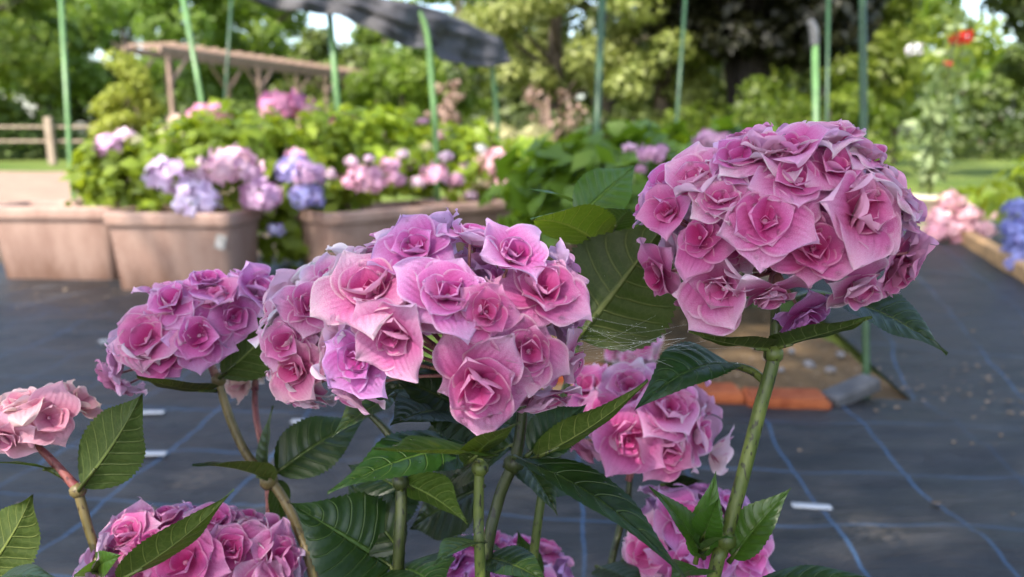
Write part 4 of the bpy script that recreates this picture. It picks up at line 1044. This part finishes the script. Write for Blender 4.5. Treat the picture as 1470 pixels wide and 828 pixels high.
rows = [  # label, u, y, z0, z1, rx, leaves, size, mat, tint, gap
    ('broad green tree filling the upper left corner', -30, 20, .3, 7.0, 2.5, 6500, .22, FOL, (1, 1, 1)),
    ('tall green tree left of the patch of sky, behind the fence posts', 82, 24, .6, 8, 2.3, 6000, .24, FOL, (.85, .95, .9)),
    ('dark low tree between the fence and the yellow green conifer', 150, 27, .2, 2.9, 1.5, 3200, .22, FOL_DARK, (1, 1, 1)),
    ('leafy tree right of the patch of sky, behind the near end of the pergola', 262, 31, .3, 8, 2.6, 6000, .26, FOL, (.8, .95, .9)),
    ('wide green tree rising behind the pergola roof', 385, 34, .2, 8, 3.3, 7500, .28, FOL, (.9, 1, .8)),
    ('dark green tree seen under and above the far end of the pergola', 478, 29, .1, 4.2, 1.9, 4200, .24, FOL_DARK, (1.4, 1.4, 1)),
    ('small green tree behind the bronze leaved shrub', 580, 25, .1, 3.4, 1.6, 4000, .2, FOL, (.75, .85, .7)),
    ('tall tree behind the tip of the shade net', 665, 22, .3, 6, 1.8, 4600, .2, FOL, (.8, .9, .7)),
    ('round topped maple with pale sunlit leaves right of the shade net', 800, 10.5, .9, 3.4, 1.05, 6000, .10, FOL_MAPLE, (1, 1, 1)),
    ('maple with pale leaves reaching towards the blackish tree', 945, 9.8, 1.0, 3.4, .95, 5200, .10, FOL_MAPLE, (.95, 1, .9)),
    ('broad dark tree mass behind the pale maples', 860, 15, .1, 5, 3.0, 7000, .2, FOL_DARK, (1, 1, 1)),
    ('olive tree seen behind the white topped pole', 1165, 12.5, .2, 4.5, 1.25, 5200, .14, FOL, (.75, .75, .6)),
    ('yellow green tree behind the tall potted plant', 1268, 17, .3, 5, 1.6, 3800, .17, FOL, (1.2, 1.2, .9)),
    ('shady green tree at the upper right corner', 1490, 11, 1.3, 5, 1.6, 5200, .14, FOL_DARK, (1.3, 1.3, 1.2)),
    ('distant green tree low behind the lawn on the right', 1385, 30, .2, 3.6, 2.2, 4200, .26, FOL, (.8, 1, .8)),
    ('far tall tree filling the gap above the near end of the pergola', 200, 46, .2, 9, 4.0, 5000, .42, FOL, (.7, .85, .7)),
    ('far tall tree seen above the far end of the pergola', 560, 44, .2, 7.5, 3.6, 5000, .42, FOL, (.7, .8, .6)),
    ('far dark tree behind the small tree and the shade net tip', 690, 36, .2, 8, 3.6, 5000, .4, FOL_DARK, (1.2, 1.3, 1)),
    ('tall dark tree far behind the blackish tree', 1040, 26, .2, 8, 3.4, 6000, .32, FOL_DARK, (1, 1, .9)),
    ('tall yellow green tree far behind the dark poles', 1215, 32, .2, 8, 2.9, 5000, .36, FOL, (1, 1, .7)),
    ('far bushy tree low behind the tuft of straw pale grass', 760, 33, .0, 4.2, 3.6, 5200, .36, FOL_DARK, (1.3, 1.5, 1.1)),
    ('far bushy tree low behind the second pale maple', 960, 31, .0, 4.2, 3.4, 5200, .36, FOL_DARK, (1.2, 1.4, 1)),
    ('far bushy tree low behind the white topped pole', 1170, 34, .0, 4.0, 3.4, 5200, .36, FOL_DARK, (1.4, 1.6, 1.1)),
    ('far bushy tree low behind the open side of the pergola', 440, 40, .0, 4.2, 4.2, 5200, .40, FOL_DARK, (1.4, 1.6, 1.1)),
    ('dark rounded tree beyond the lawn at the right edge', 1480, 26, .1, 4.2, 2.4, 4600, .24, FOL_DARK, (1.3, 1.4, 1.2)),
]
for k, (lab, u, y, z0, z1, rx, nl, sz, mt, ti) in enumerate(rows):
    nl = int(nl * 1.5); sz *= 1.12
    tree('maple_tree' if mt is FOL_MAPLE else 'tree', lab, at(u, y), y, z0, z1, rx, nl, sz, mt, ti, seed=k, trunk=.06 * rx + .04)
tree('conifer', 'small yellow green cone shaped conifer beside the pergola', at(197, 15), 15, .15, 2.25, .75, 5000, .10, FOL_GOLD, seed=31, trunk=.05, cone=.75, clumps=30)
tree('shadowed_tree', 'tree with hanging crown coloured blackish for deep shade, above the biggest flower head', at(1068, 9.0), 9.0, 1.38, 3.4, 1.15, 20000, .15, FOL_DARK, (.20, .16, .15), seed=33, trunk=.17, bark=BARK_SHADED, clumps=62)  # leaf tint carries the deep shade inside the crown
big = bpy.data.objects['shadowed_tree']; mb = MB()
for (dx, dy, dz, r0) in ((-.5, .1, 2.2, .11), (.5, .2, 2.0, .1), (-.1, .3, 2.4, .1)):
    b = Vector((at(1068, 9.0), 9.2, .6)); mb.tube([b, b + Vector((dx * .35, dy * .4, dz * .45)), b + Vector((dx, dy, dz))], [r0 * 1.3, r0, r0 * .5], 9, smooth=6)
mb.build('limbs', BARK_SHADED, big)
GU = 'rounded shrubs under the trees'
for k, (lab, u, y, rx, h, nl, sz, mt, ti) in enumerate((
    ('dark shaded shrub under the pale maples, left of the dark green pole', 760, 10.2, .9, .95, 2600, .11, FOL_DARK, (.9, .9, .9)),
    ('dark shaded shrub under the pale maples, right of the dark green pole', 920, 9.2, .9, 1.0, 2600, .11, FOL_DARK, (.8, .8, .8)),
    ('mottled green shrub at the foot of the blackish tree', 1060, 8.0, .8, 1.15, 3000, .09, FOL, (.6, .65, .5)),
    ('green shrub below the white topped pole', 1180, 8.5, .7, 1.2, 2600, .09, FOL, (.75, .8, .55)),
    ('low hedge like shrub beyond the pergola posts', 330, 27, 2.4, 1.6, 2600, .2, FOL_DARK, (1.3, 1.4, 1)),
    ('rounded shrub behind the fence rail on the left', 40, 21, 1.9, 1.5, 2600, .2, FOL_DARK, (1.1, 1.3, 1)),
    ('dark shrub at the far end of the lawn on the right', 1400, 21, 1.8, 1.5, 2600, .18, FOL_DARK, (1, 1.1, 1)))):
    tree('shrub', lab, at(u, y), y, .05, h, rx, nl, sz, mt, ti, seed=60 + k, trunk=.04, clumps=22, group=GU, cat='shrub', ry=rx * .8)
tree('bronze_shrub', 'pinkish brown leaved shrub with bare forked stems behind the shade net tip', at(648, 8.4), 8.4, .75, 1.22, .26, 420, .06, FOL_BROWN, seed=80, trunk=.035, bark=TIMBER, clumps=12, group=None, cat='shrub')
tree('bronze_shrub', 'thin pinkish brown twiggy shrub below the pale maples', at(785, 8.0), 8.0, .6, 1.15, .34, 190, .07, FOL_BROWN, seed=81, trunk=.03, bark=TIMBER, clumps=14, group=None, cat='shrub')
tree('ornamental_grass', 'tuft of straw pale grass below the maples', at(745, 7.2), 7.2, .1, .82, .32, 1200, .16, foliage_mat('straw', (.34, .32, .14), (.52, .48, .26), (.4, .4, .15), .3), seed=82, trunk=.02, clumps=16, group=None, cat='grass', ratio=.14)

# ------------------------------------------------------------------ potted plant on the right
T = thing('potted_plant', 'tall potted hibiscus with pale leaves and red flowers in a cream pot by the lawn', 'potted plant')
px0, py0 = at(1338, 4.95), 5.0
mb = MB(); n = 28
prof = [(.075, 0), (.08, .006), (.098, .25), (.112, .255), (.114, .285), (.104, .288), (.098, .26), (.0, .25)]
pp = []
for r_, z_ in prof: pp += [Vector((px0 + r_ * math.cos(2 * PI * k / n), py0 + r_ * math.sin(2 * PI * k / n), z_)) for k in range(n)]
mb.poly(pp, [(j * n + k, j * n + (k + 1) % n, (j + 1) * n + (k + 1) % n, (j + 1) * n + k) for j in range(len(prof) - 1) for k in range(n)])
mb.build('pot', CREAM, T)
mb = MB(); rnd = random.Random(5); C = []
for k in range(9):
    a = rnd.uniform(0, 6.28); hx = rnd.uniform(.0, .2) ; hz = rnd.uniform(.75, 1.55) if k < 8 else 1.5
    e = Vector((px0 + hx * math.cos(a) + (.12 if hz > 1.2 else 0), py0 + hx * math.sin(a), hz)); b = Vector((px0, py0, .25)); m_ = b.lerp(e, .5) + Vector((0, 0, .08))
    mb.tube([b, m_, e], [.007, .006, .003], 6, smooth=5)
    for q in range(34):
        t_ = rnd.uniform(.12, 1.05); c = b.lerp(m_, t_ * 2) if t_ < .5 else m_.lerp(e, t_ * 2 - 1); C.append(c + Vector((rnd.gauss(0, .05), rnd.gauss(0, .05), rnd.gauss(0, .03))))
mb.build('stems', STEM, T)
C = np.array([tuple(c) for c in C]); rng = np.random.default_rng(3)
link('foliage', leaf_mesh_np('foliage', leaves_np(C, rng.normal(0, .6, C.shape), .10, rng, .3, .5), FOL_PALE), T)
far_head(T, P(1380, 55, 4.75), .062, (.72, .015, .015), .7, 26, 40, 'flower'); far_head(T, P(1362, 92, 4.75), .028, (.6, .05, .04), .7, 16, 41, 'flower')
far_head(T, P(1313, 72, 4.8), .05, (.85, .82, .78), .9, 26, 42, 'flower')
# timber edging along the right bed
m = MB(); a = ground_at(1396, 352, .03); b = ground_at(1475, 400, .03); m.box((a + b) / 2 + Vector((.02, .05, .02)), ((b - a).length + .5, .07, .09), beamrot((b - a).normalized()), .01)
tag(m.build('edging_board', plain('orange_timber', (.46, .27, .12), .7, .25, 20), None, False), 'orange brown timber edging board in front of the blue hydrangea', 'edging board')

# ------------------------------------------------------------------ unseen trees added behind the viewer to shade this corner
GB2 = 'unseen trees added behind the viewer for shade'
tree('unseen_shade_tree', 'unseen leafy tree added to shade the near corner of the garden', -2.4, -2.6, 3.6, 7.2, 2.5, 8000, .20, FOL, seed=90, trunk=.16, clumps=44, group=GB2)
tree('unseen_shade_tree', 'unseen leafy tree added to shade the path on the right', 1.2, -1.0, 3.6, 6.6, 2.0, 7500, .20, FOL, seed=91, trunk=.14, clumps=36, group=GB2)
